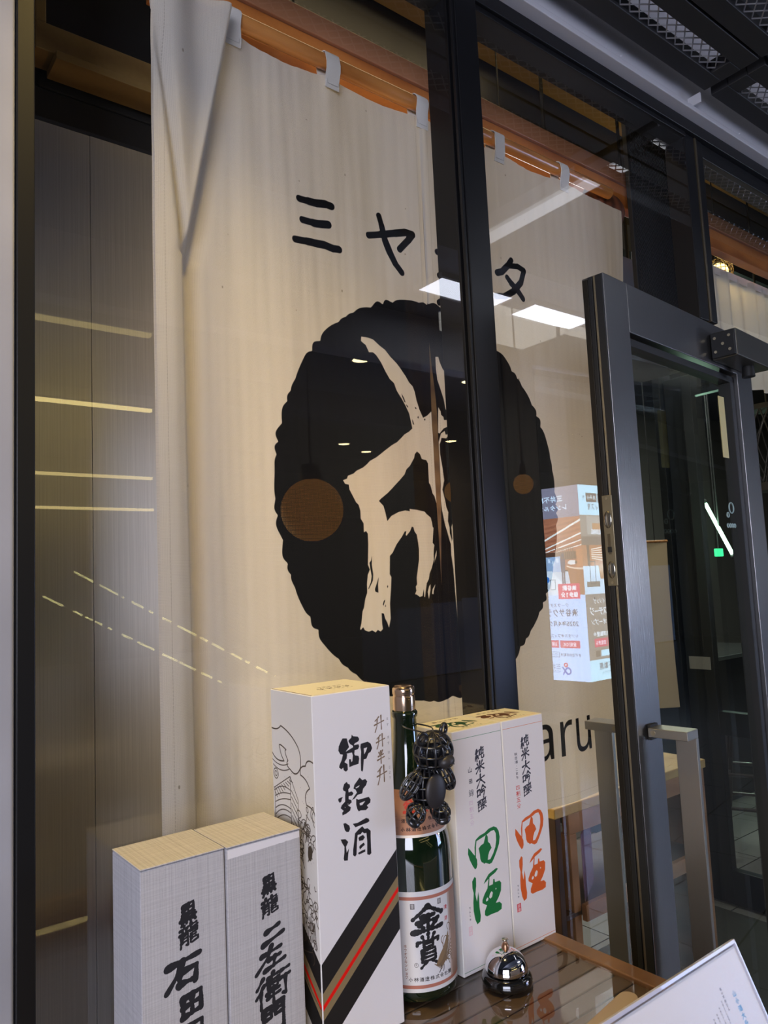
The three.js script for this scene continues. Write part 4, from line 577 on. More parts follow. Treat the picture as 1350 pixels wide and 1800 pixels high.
// ---- tall white carton with diagonal stripes
{
  const w = 0.111, h = 0.390, d = 0.100, t = thing('white_carton', 'tall white carton with large black brush characters and black, gold and red diagonal stripes', 'carton', [0.461, TABLE, -0.744], THREE.MathUtils.degToRad(-1.5));
  const card = std(lin(0.78, 0.76, 0.76), 0.55);
  carton(t, w, h, d, card);
  const BANDS = [[291.8, 322.8, '#1c1a1a'], [322.8, 334.9, '#8a7755'], [334.9, 340.7, '#e80c00'], [340.7, 350.7, '#8a7755'], [350.7, 383.4, '#1c1a1a']];
  const bands = (c, x0, x1, f) => { for (const [a, b, col] of BANDS) { c.fillStyle = col; c.beginPath(); c.moveTo(x0, f(a, x0)); c.lineTo(x1, f(a, x1)); c.lineTo(x1, f(b, x1)); c.lineTo(x0, f(b, x0)); c.fill(); } };
  const front = mmFace(111, 390, 5, '#e6e2e4', (c) => {
    bands(c, -1, 112, (y, x) => y - 0.885 * x);
    c.fillStyle = '#1e1b1d'; for (const p of POLY.gomei) poly(c, p, 0.1); c.fillStyle = '#e6e2e4'; for (const p of POLY.gomeiHoles) poly(c, p, 0.1);
    c.fillStyle = '#7b6450'; c.strokeStyle = '#7b6450';
    const o = { brush: 0.8, lean: 0.28 };
    glyph(c, '升', 85, 33, 17, 19, 1.5, o); glyph(c, '升', 87, 55, 15, 17, 1.4, o); glyph(c, '半', 88, 74, 12, 17, 1.5, o); glyph(c, '升', 86, 92, 17, 22, 1.5, o);
    c.strokeStyle = '#a5a0a4'; [['ま', 37], ['す', 44], ['ま', 59], ['す', 66], ['は', 77], ['ん', 84], ['じ', 95], ['よ', 101], ['う', 107]].forEach(([g, y]) => glyph(c, g, 104.5, y, 3.4, 3.6, 0.45));
  });
  facePlane('printed_front', t, w - 0.002, h - 0.002, [w / 2, h / 2, 0.00022], [0, 0, 0], std(0xffffff, 0.5, 0, { map: front }));
  const side = mmFace(100, 390, 5, '#e0dbd4', (c) => {
    bands(c, -1, 101, (y, x) => y - 0.885 * (100 - x));
    c.strokeStyle = '#4a3f33'; c.fillStyle = '#4a3f33'; c.lineWidth = 1.6; c.lineJoin = 'round'; c.lineCap = 'round';
    const path = (...p) => { c.beginPath(); c.moveTo(p[0], p[1]); for (let i = 2; i + 1 < p.length; i += 2) c.lineTo(p[i], p[i + 1]); c.stroke(); };
    const curve = (...p) => { c.beginPath(); c.moveTo(p[0], p[1]); for (let i = 2; i + 3 < p.length; i += 4) c.quadraticCurveTo(p[i], p[i + 1], p[i + 2], p[i + 3]); c.stroke(); };
    curve(0, 46, 16, 48, 24, 41, 48, 46, 62, 58, 74, 66, 70, 84, 60, 98, 46, 90, 32, 86, 40, 80, 30, 70, 36, 68, 14, 60, 20, 68, 22, 76, 30, 82, 10, 86, 0, 76);
    curve(100, 74, 86, 70, 82, 80, 66, 82, 70, 92, 84, 94, 90, 104, 74, 112, 82, 124, 98, 124, 100, 132);
    c.lineWidth = 1.15;
    path(2, 118, 44, 98, 44, 206, 4, 206); path(44, 98, 62, 122, 60, 212, 44, 206); path(4, 118, 4, 206);
    for (let k = 0; k < 13; k++) { const y = 112 + k * 7.2; curve(5, y + 8, 22, y - 3 + 3 * Math.sin(k), 43, y + 2 * Math.cos(k * 2)); if (k < 11) path(46, y + 2, 60, y + 14); }
    for (let k = 0; k < 3; k++) { c.beginPath(); c.ellipse(18, 162, 5 + 5 * k, 2 + 2.5 * k, 0.1, 0, 7); c.stroke(); }
    for (let k = 0; k < 9; k++) path(2 + k * 5, 120 - k * 2.2, 10 + k * 5, 128 - k * 3);
    c.beginPath(); c.arc(8, 100, 6, 0, 7); c.stroke(); c.beginPath(); c.arc(8, 100, 3, 0, 7); c.stroke(); curve(0, 84, 20, 92, 40, 84); curve(2, 90, 20, 98, 42, 90);
    c.beginPath(); c.ellipse(86, 176, 5, 9, 0.2, 0, 7); c.fill();
    for (let n = 0; n < 26; n++) { const x = 52 + rnd() * 44, y = 128 + rnd() * 120; c.beginPath(); c.ellipse(x, y, 2 + rnd() * 5, 2 + rnd() * 4, rnd() * 3, 0, 5 + rnd() * 2); c.stroke(); curve(x, y + 4, x + 6 * (rnd() - 0.5), y + 10, x + 12 * (rnd() - 0.5), y + 16); path(x - 3, y + 6, x + 4, y + 8 + 3 * rnd()); }
    for (let n = 0; n < 60; n++) { const x = 3 + rnd() * 95, y = 210 + rnd() * 66; curve(x, y, x + 8 * (rnd() - 0.5), y + 6, x + 14 * (rnd() - 0.5), y + 12 * rnd()); if (n % 3 === 0) { c.beginPath(); c.ellipse(x, y, 1.5 + rnd() * 3, 1.5 + rnd() * 3, 0, 0, 6); c.stroke(); } }
    for (let n = 0; n < 16; n++) path(52 + n * 2.6, 246 + rnd() * 6, 50 + n * 2.9, 272 + rnd() * 8);
    curve(30, 268, 50, 296, 84, 284, 92, 292, 84, 298); curve(30, 306, 60, 306, 72, 322, 86, 334, 100, 340);
    for (let n = 0; n < 40; n++) { c.beginPath(); c.arc(30 + rnd() * 66, 90 + rnd() * 100, 0.35, 0, 7); c.fill(); }
  });
  facePlane('printed_side', t, d - 0.002, h - 0.002, [-0.00022, h / 2, -d / 2], [0, -Math.PI / 2, 0], std(0xffffff, 0.5, 0, { map: side }));
  const top = mmFace(111, 100, 5, '#e6e2d8', (c) => { c.save(); c.translate(111, 100); c.rotate(Math.PI); c.fillStyle = '#3a3026'; c.strokeStyle = '#3a3026'; row(c, '升升半升', 32, 34, 11, 12, 1.5, 1.3, { brush: 0.8, lean: 0.2 }); row(c, '山田酒造株', 36, 50, 6, 6, 1.5, 0.6); row(c, 'ますはんじょう', 34, 26, 4, 4, 2.5, 0.4); c.restore(); });
  facePlane('printed_top', t, w - 0.003, d - 0.003, [w / 2, h + 0.00022, -d / 2], [-Math.PI / 2, 0, 0], std(0xffffff, 0.55, 0, { map: top }));
  obj('top_flap', box(0.001, 0.0022, h - 0.0012, h + 0.0003, -d + 0.002, -0.002), std(lin(0.2, 0.16, 0.12), 0.8), t);
}

// ---- two slim white sake cartons
function slimCarton(x0, w, ink, label, small) {
  const h = 0.312, d = 0.082, t = thing('slim_carton', label, 'carton', [x0, TABLE, -0.764], 0);
  carton(t, w, h, d, std(lin(0.76, 0.73, 0.68), 0.6));
  const W = w * 1000;
  const front = mmFace(W, 312, 5, '#e4dedd', (c) => {
    c.fillStyle = ink; c.fillRect(0, 10, W, 0.45); c.fillRect(0, 307.5, W, 0.5);
    const dx = small.dx, dy = small.dy; for (const p of POLY.den) poly(c, p, 0.1, dx, dy); c.fillStyle = '#e4dedd'; for (const p of POLY.denHoles) poly(c, p, 0.1, dx, dy);
    const cx = 49.5 + dx, o = { brush: 0.9, lean: 0.3, rough: 0.2 }; c.fillStyle = '#2c2a36'; c.strokeStyle = '#2c2a36';
    [['純', 27, 18], ['米', 44.5, 16], ['大', 62, 17.5], ['吟', 78, 16], ['醸', 94, 17]].forEach(([g, y, hh]) => glyph(c, g, cx - 9, y + dy * 0.5, 18, hh, g === '醸' ? 1.5 : 2.1, o));
    small.draw(c);
    c.strokeStyle = '#55525c'; column(c, 'でんしゅ', 14 + dx * 0.65, 228 + dy * 0.75, 3.4, 4, 0.6, 0.42);
  });
  facePlane('printed_front', t, w - 0.0022, h - 0.002, [w / 2, h / 2, 0.00022], [0, 0, 0], std(0xffffff, 0.55, 0, { map: front }));
  const top = mmFace(W, 82, 5, '#e4dcc8', (c) => { c.save(); c.translate(W, 82); c.rotate(Math.PI); c.fillStyle = small.top; c.save(); c.translate(14, 26); c.scale(0.85, 0.8); for (const p of POLY.den.slice(0, 4)) poly(c, p, 0.1, -18, -150); c.restore(); c.save(); c.translate(50, 24); c.scale(0.62, 0.52); for (const p of POLY.den.slice(4)) poly(c, p, 0.1, -20, -186); c.restore(); c.strokeStyle = '#4a3c28'; row(c, '純米大吟醸', 18, 66, 8, 8, 2.5, 0.7); c.fillStyle = ink; c.fillRect(5, 6, W - 10, 0.5); c.strokeStyle = '#4a3c28'; row(c, 'でんしゅ酒造', 22, 10, 5, 5, 2, 0.5); c.restore(); });
  facePlane('printed_top', t, w - 0.0025, d - 0.0025, [w / 2, h + 0.00022, -d / 2], [-Math.PI / 2, 0, 0], std(0xffffff, 0.6, 0, { map: top }));
  return t;
}
slimCarton(0.690, 0.0945, '#006e2e', 'slim off-white carton with green brush lettering behind the desk bell', { dx: 0, dy: 0, top: '#1d4a2a', draw(c) {
  c.strokeStyle = '#34323c'; glyph(c, '山', 25.5, 49, 9, 8.6, 0.8); glyph(c, '田', 26.3, 65, 8, 7, 0.8); glyph(c, '錦', 25.4, 79.4, 9.4, 9.4, 0.6);
  c.strokeStyle = 'rgba(200,150,190,0.55)'; column(c, '四割五分', 24.5, 93, 8.5, 7.6, 1.2, 0.5);
  c.fillStyle = 'rgba(226,170,180,0.55)'; c.fillRect(11.8, 253, 6.8, 11.5); c.strokeStyle = '#e4dedd'; column(c, '田酒', 12.5, 254, 5.4, 4.8, 0.4, 0.4); } });
slimCarton(0.7865, 0.0865, '#d85a00', 'slim off-white carton with orange brush lettering at the table corner', { dx: -4.6, dy: -3.8, top: '#5a3012', draw(c) {
  c.strokeStyle = '#34323c'; column(c, '秋田酒・こまち', 21.5, 46, 6.4, 4.8, 0.6, 0.5);
  c.strokeStyle = '#d0443c'; column(c, '四割五分', 20, 91, 9.6, 7.6, 0.9, 0.7);
  c.fillStyle = '#d44a52'; c.fillRect(8.2, 250.6, 8.4, 11); c.strokeStyle = '#f0d8d4'; column(c, '田酒', 9.2, 251.5, 6.2, 4.6, 0.4, 0.5); } });

// ---- large green sake bottle
{
  const t = thing('sake_bottle', 'large dark green sake bottle with gold cap and white label, between the cartons', 'bottle', [0.638, TABLE, -0.797]);
  const prof = [[0, 0.006], [0.03, 0.003], [0.047, 0.001], [0.0515, 0.004], [0.0525, 0.01], [0.0525, 0.16], [0.0518, 0.176], [0.0497, 0.19], [0.045, 0.204], [0.0385, 0.218], [0.0318, 0.233], [0.0262, 0.249], [0.0216, 0.268], [0.0186, 0.288], [0.0168, 0.308], [0.0158, 0.328], [0.0157, 0.336], [0.0174, 0.338], [0.0176, 0.343], [0.015, 0.346], [0, 0.346]];
  const curve = new THREE.SplineCurve(prof.map(([r, y]) => new THREE.Vector2(r, y)));
  const glassG = std(lin(0.006, 0.014, 0.006), 0.06, 0, { clearcoat: 1, clearcoatRoughness: 0.02, ior: 1.6 });
  obj('glass_body', lathe(prof.map((p) => p), 64), glassG, t);
  obj('cap', lathe([[0, 0.3785], [0.011, 0.378], [0.0142, 0.3755], [0.0148, 0.372], [0.0148, 0.367], [0.0139, 0.366], [0.0139, 0.3645], [0.015, 0.3635], [0.0151, 0.347], [0.0143, 0.3455], [0.0143, 0.342], [0, 0.342]], 48), std(lin(0.83, 0.6, 0.42), 0.2, 1), t).userData.label = 'shiny gold-coloured cap';
  const deg = Math.PI / 180, A0 = -20 - 78, AL = 156;
  // lathe angle 0 points to +z
  const labelTex = mmFace(143, 118, 8, '#e2dfde', (c) => {
    c.fillStyle = '#b87460'; c.fillRect(0, 6, 143, 4); c.fillRect(0, 109.5, 143, 4);
    c.fillStyle = '#a98a78'; c.fillRect(108, 10, 35, 99.5); c.fillStyle = '#c4ada0'; c.fillRect(104, 10, 4, 99.5);
    c.fillStyle = '#18171a'; glyph(c, '金', 48.5, 16.5, 46, 33, 5.0, { brush: 0.7, lean: 0.12, rough: 0.7 }); glyph(c, '賞', 53, 50, 36, 39, 3.6, { brush: 0.5, lean: 0.14, rough: 0.7 });
    c.strokeStyle = '#6a6260'; c.fillStyle = '#5c5654'; for (const [x, y] of [[50, 14], [86, 12.5]]) { c.fillRect(x, y, 5.4, 6.4); c.strokeStyle = '#d8d4d2'; c.lineWidth = 0.5; for (let k = 1; k < 5; k++) { c.beginPath(); c.moveTo(x + 0.8, y + k * 1.25); c.lineTo(x + 4.6, y + k * 1.25); c.stroke(); } c.beginPath(); c.moveTo(x + 2.7, y + 0.8); c.lineTo(x + 2.7, y + 5.6); c.stroke(); }
    c.strokeStyle = '#c8484a'; glyph(c, '清', 96, 23, 6, 6, 0.6); glyph(c, '酒', 96, 36, 6, 6, 0.6);
    c.strokeStyle = '#9a6a5a'; column(c, 'ホウオウキンショウ', 40, 62, 3.6, 4, 0.5, 0.5);
    c.strokeStyle = '#3c3836'; row(c, '小林酒造株式会社醸', 44, 100, 5.6, 5.6, 1.2, 0.6);
    c.lineWidth = 0.4; c.beginPath(); c.arc(54.5, 86, 2.4, 0, 7); c.stroke(); c.fillStyle = '#3c3836'; c.font = '3.6px sans-serif'; c.fillText('R', 53.3, 87.4);
    // bird emblem
    c.strokeStyle = '#7a6246'; c.fillStyle = '#8a7050'; c.lineWidth = 1; const S = (...p) => { c.beginPath(); c.moveTo(p[0], p[1]); c.quadraticCurveTo(p[2], p[3], p[4], p[5]); c.stroke(); };
    c.beginPath(); c.moveTo(80, 90); c.quadraticCurveTo(92, 92, 98, 80); c.quadraticCurveTo(104, 66, 102, 54); c.quadraticCurveTo(96, 66, 90, 74); c.quadraticCurveTo(84, 80, 80, 90); c.fill();
    for (let k = 0; k < 9; k++) S(78 + k * 1.2, 88 + k, 90 + k, 96 - k * 2, 103, 62 + k * 4); S(92, 72, 90, 64, 95, 60); S(95, 60, 100, 58, 98, 66); S(92, 68, 86, 62, 92, 58); for (let k = 0; k < 6; k++) S(96, 84 + k, 106, 80 - k * 3, 108, 92 - k * 5); S(102, 54, 98, 48, 103, 46); S(103, 46, 110, 48, 106, 56); c.strokeStyle = '#2c2622'; S(88, 92, 86, 98, 84, 99); S(92, 92, 92, 97, 90, 99);
  });
  obj('front_label', lathe([[0.0528, 0.015], [0.0528, 0.074], [0.0528, 0.133]], 40, A0 * deg, AL * deg), std(0xffffff, 0.55, 0, { map: labelTex, side: THREE.DoubleSide }), t).userData.label = 'white label with bold black brush characters and a bird';
  const neckTex = mmFace(120, 60, 6, '#a87a62', (c) => {
    c.fillStyle = '#8f6450'; for (let k = 0; k < 30; k++) c.fillRect(rnd() * 120, rnd() * 50, 6 + rnd() * 20, 0.5); c.fillStyle = '#c23a28'; c.strokeStyle = '#c23a28'; glyph(c, '金', 36, 8, 20, 18, 3, { brush: 0.6 }); glyph(c, '賞', 60, 8, 20, 18, 2.2, { brush: 0.6 });
    c.strokeStyle = '#3a221a'; row(c, '酒大造小山市株産', 34, 31, 5.4, 5.4, 1.2, 0.7); row(c, '小林酒造株式会社', 34, 41, 5.6, 6, 1.2, 0.8); c.fillStyle = '#e6e0dc'; c.fillRect(0, 54.5, 120, 6);
  });
  const np = [[0.0478, 0.196], [0.045, 0.204], [0.0385, 0.218], [0.0318, 0.233], [0.0262, 0.249]].map(([r, y]) => [r + 0.0005, y]);
  obj('shoulder_label', lathe(np, 40, A0 * deg, AL * deg), std(0xffffff, 0.5, 0.1, { map: neckTex, side: THREE.DoubleSide }), t).userData.label = 'copper-brown shoulder label with a white lower edge';
}

// ---- lattice bear hanging on the bottle
function wireBall(rx, ry, rz, nlat, nlon, r, skip) {
  const out = [], P = (a, b) => [rx * Math.sin(a) * Math.cos(b), ry * Math.cos(a), rz * Math.sin(a) * Math.sin(b)];
  for (let i = 1; i < nlat; i++) { const a = i / nlat * Math.PI; out.push(tube(Array.from({ length: 20 }, (_, k) => P(a, k / 20 * Math.PI * 2)), r, 32, 5, true)); }
  for (let k = 0; k < nlon; k++) { const b = k / nlon * Math.PI; out.push(tube(Array.from({ length: 24 }, (_, i) => P(i / 24 * Math.PI * 2, b)), r, 36, 5, true)); }
  return out;
}
{
  const t = thing('bear_charm', 'black openwork bear charm hanging in front of the dark green bottle', 'bear charm', [0.6075, TABLE + 0.266, -0.722], THREE.MathUtils.degToRad(-12));
  t.rotation.z = THREE.MathUtils.degToRad(-4); t.scale.setScalar(0.95);
  const plast = std(lin(0.012, 0.012, 0.014), 0.3, 0, { clearcoat: 0.7, clearcoatRoughness: 0.15 }), satin = std(lin(0.028, 0.025, 0.026), 0.45);
  const W = 0.0016, put = (name, geo, pos, rot = [0, 0, 0], m = plast, parent = t) => { const o = obj(name, geo, m, parent); o.position.set(...pos); o.rotation.set(...rot); return o; };
  const torso = put('torso', wireBall(0.0215, 0.027, 0.0185, 6, 7, W), [0, 0, 0]);
  obj('back_shell', new THREE.SphereGeometry(1, 24, 16, Math.PI, Math.PI).scale(0.0205, 0.026, 0.0175), plast, torso);
  put('belly_panel', new THREE.SphereGeometry(1, 28, 18).scale(0.0165, 0.0215, 0.006), [0.004, -0.003, 0.0165], [0, 0.2, 0], satin);
  const head = put('head', wireBall(0.0245, 0.0225, 0.022, 6, 7, W), [0.008, 0.044, 0.002], [0.15, 0.35, 0.15]); head.scale.setScalar(1.08);
  obj('back_shell', new THREE.SphereGeometry(1, 24, 16, Math.PI, Math.PI).scale(0.0235, 0.0215, 0.021), plast, head);
  obj('muzzle', new THREE.SphereGeometry(1, 24, 16).scale(0.0115, 0.0085, 0.009).translate(0, -0.007, 0.02), satin, head);
  obj('nose_line', tube([[-0.004, -0.009, 0.0292], [0, -0.0075, 0.0296], [0.004, -0.009, 0.0292]], 0.0006, 8, 5), plast, head);
  obj('crown_cap', new THREE.SphereGeometry(1, 24, 10, 0, Math.PI * 2, 0, 0.75).scale(0.0246, 0.0226, 0.0222), satin, head);
  obj('brow', tube([[-0.012, 0.012, 0.0165], [-0.005, 0.0135, 0.019], [0.0, 0.008, 0.0212], [0.005, 0.0135, 0.019], [0.012, 0.012, 0.0165]], 0.0018, 20, 6), plast, head);
  for (const s of [-1, 1]) obj('ear', new THREE.TorusGeometry(0.0065, 0.0024, 10, 24).rotateY(0.2 * s).translate(0.019 * s, 0.0205, 0), plast, head);
  for (const s of [-1, 1]) { put('arm', wireBall(0.0095, 0.0195, 0.01, 5, 5, W), [0.0255 * s, 0.008 + (s > 0 ? 0.003 : -0.004), 0.005], [0.2, 0, 0.55 * s]); const leg = put('leg', wireBall(0.0115, 0.0125, 0.0135, 4, 4, W), [0.0175 * s - 0.002, -0.03, 0.008], [0.5, 0.2 * s, 0.35 * s]); obj('foot_sole', new THREE.SphereGeometry(1, 20, 12).scale(0.0105, 0.006, 0.011).translate(0, -0.0085, 0.004), plast, leg); }
  obj('cord', tube([[0.006, 0.064, -0.004], [-0.006, 0.066, -0.05], [0.014, 0.066, -0.095], [0.036, 0.064, -0.06], [0.01, 0.064, -0.004]], 0.001, 40, 6), plast, t);
}

// ---- desk bell
{
  const t = thing('desk_bell', 'shiny chrome desk bell with black base on the glass table top', 'bell', [0.724, TABLE, -0.72]);
  obj('base', lathe([[0, 0], [0.03, 0], [0.032, 0.002], [0.0325, 0.006], [0.031, 0.011], [0.0285, 0.0135], [0.026, 0.0145], [0, 0.0145]], 48), std(lin(0.006, 0.006, 0.006), 0.12, 0, { clearcoat: 1 }), t);
  const dome = []; for (let k = 0; k <= 18; k++) { const a = k / 18 * Math.PI / 2; dome.push([0.0272 * Math.cos(a), 0.0165 + 0.0255 * Math.sin(a)]); }
  obj('dome', lathe([[0.0262, 0.0162], ...dome], 64), std(lin(0.86, 0.86, 0.88), 0.05, 1), t);
  obj('button_stem', lathe([[0.0048, 0.0405], [0.0052, 0.043], [0.0042, 0.046], [0.0034, 0.048], [0.0018, 0.0488], [0.0018, 0.052], [0, 0.052]], 24), std(lin(0.4, 0.22, 0.13), 0.3, 0.9), t);
  obj('button', lathe([[0, 0.0505], [0.0036, 0.051], [0.0044, 0.0522], [0.0036, 0.0534], [0, 0.0538]], 24), std(lin(0.45, 0.42, 0.36), 0.25, 0.9), t);
}

// ---- laminated menu card
{
  const t = thing('menu_card', 'white menu card in a clear sleeve leaning at the table edge', 'menu', [0.845, TABLE + 0.001, -0.4405]);
  t.rotation.x = -0.42;
  const w = 0.25, h = 0.1;
  const tex = mmFace(250, 100, 5, '#dedce2', (c) => {
    c.save(); c.translate(214, 30); c.strokeStyle = '#3f8fc4'; c.lineWidth = 0.6; for (let k = 0; k < 5; k++) glyph(c, ['山', '小', '酒', '大', '升'][k], 0, 6 + k * 8, 7, 7, 1.1); c.restore();
    c.strokeStyle = '#5a5660'; for (const [x, y0, n, s] of [[196, 26, 6, 3.6], [190, 38, 14, 2.4], [182, 42, 14, 2.4], [174, 46, 10, 2.4], [166, 48, 9, 2.4], [158, 54, 8, 2.4], [150, 56, 5, 3.6], [142, 60, 9, 2.4], [134, 62, 8, 2.4], [120, 60, 6, 3.6], [112, 66, 9, 2.4], [104, 68, 9, 2.4], [96, 70, 8, 2.4]]) for (let k = 0; k < n; k++) glyph(c, ['三', '小', 'し', '井', '田', 'ん', '不', '月'][(k * 5 + x) % 8], x, y0 + k * (s + 0.7), s, s, s * 0.16);
  });
  obj('paper', rbox(-w, 0, 0.002, h - 0.006, -0.0006, 0.0006, 0.0002), std(lin(0.72, 0.71, 0.74), 0.6), t);
  facePlane('printed_sheet', t, w - 0.006, h - 0.012, [-w / 2, h / 2 - 0.002, 0.0009], [0, 0, 0], std(0xffffff, 0.35, 0, { map: tex }));
  obj('sleeve', [rbox(-w - 0.004, 0.004, 0, h, 0.0016, 0.0024, 0.0003), rbox(-w - 0.004, 0.004, 0, h, -0.0024, -0.0016, 0.0003)], new THREE.MeshPhysicalMaterial({ color: 0xffffff, transmission: 1, thickness: 0, roughness: 0.3, ior: 1.2 }), t);
  obj('sleeve_edge', [rbox(-w - 0.004, 0.004, h - 0.004, h, -0.0026, 0.0026, 0.0006), rbox(0.001, 0.004, 0, h, -0.0026, 0.0026, 0.0006)], std(lin(0.5, 0.5, 0.62), 0.25, 0, { clearcoat: 0.6 }), t);
}
{
  const t = thing('wooden_paddle', 'thin pale wooden paddle lying on the glass table top', 'paddle', [0.703, TABLE + 0.0025, -0.579], THREE.MathUtils.degToRad(9));
  const s = new THREE.Shape(); s.moveTo(0, -0.011); s.lineTo(0.1, -0.0105); s.absarc(0.1, 0, 0.0105, -Math.PI / 2, Math.PI / 2); s.lineTo(0, 0.011); s.closePath();
  obj('blade', new THREE.ExtrudeGeometry(s, { depth: 0.002, bevelEnabled: true, bevelSize: 0.0006, bevelThickness: 0.0006, bevelSegments: 2 }).rotateX(-Math.PI / 2).translate(0, -0.0015, 0), std(lin(0.4, 0.31, 0.23), 0.5), t);
}
tag(obj('orange_crate', (() => { const g = [rbox(-0.1, 0.1, 0, 0.012, -0.14, 0.14, 0.003)]; for (const s of [-1, 1]) { g.push(rbox(s * 0.1 - 0.006, s * 0.1 + 0.006, 0, 0.13, -0.14, 0.14, 0.003), rbox(-0.1, 0.1, 0, 0.13, s * 0.14 - 0.006, s * 0.14 + 0.006, 0.003), rbox(s * 0.1 - 0.012, s * 0.1 + 0.012, 0.118, 0.13, -0.15, 0.15, 0.003)); } return g.map((x) => x.rotateY(0.5).translate(1.2, 0.561, -0.36)); })(), std(lin(0.55, 0.14, 0.03), 0.4)), 'orange plastic crate on a stand beside the table', 'crate');
tag(obj('crate_stand', [rbox(1.06, 1.34, 0.52, 0.56, -0.54, -0.2, 0.004), rbox(1.08, 1.11, 0, 0.52, -0.52, -0.49, 0.003), rbox(1.29, 1.32, 0, 0.52, -0.52, -0.49, 0.003), rbox(1.08, 1.11, 0, 0.52, -0.25, -0.22, 0.003), rbox(1.29, 1.32, 0, 0.52, -0.25, -0.22, 0.003)], M.benchDark), 'low dark wooden stand carrying the orange crate', 'stand');
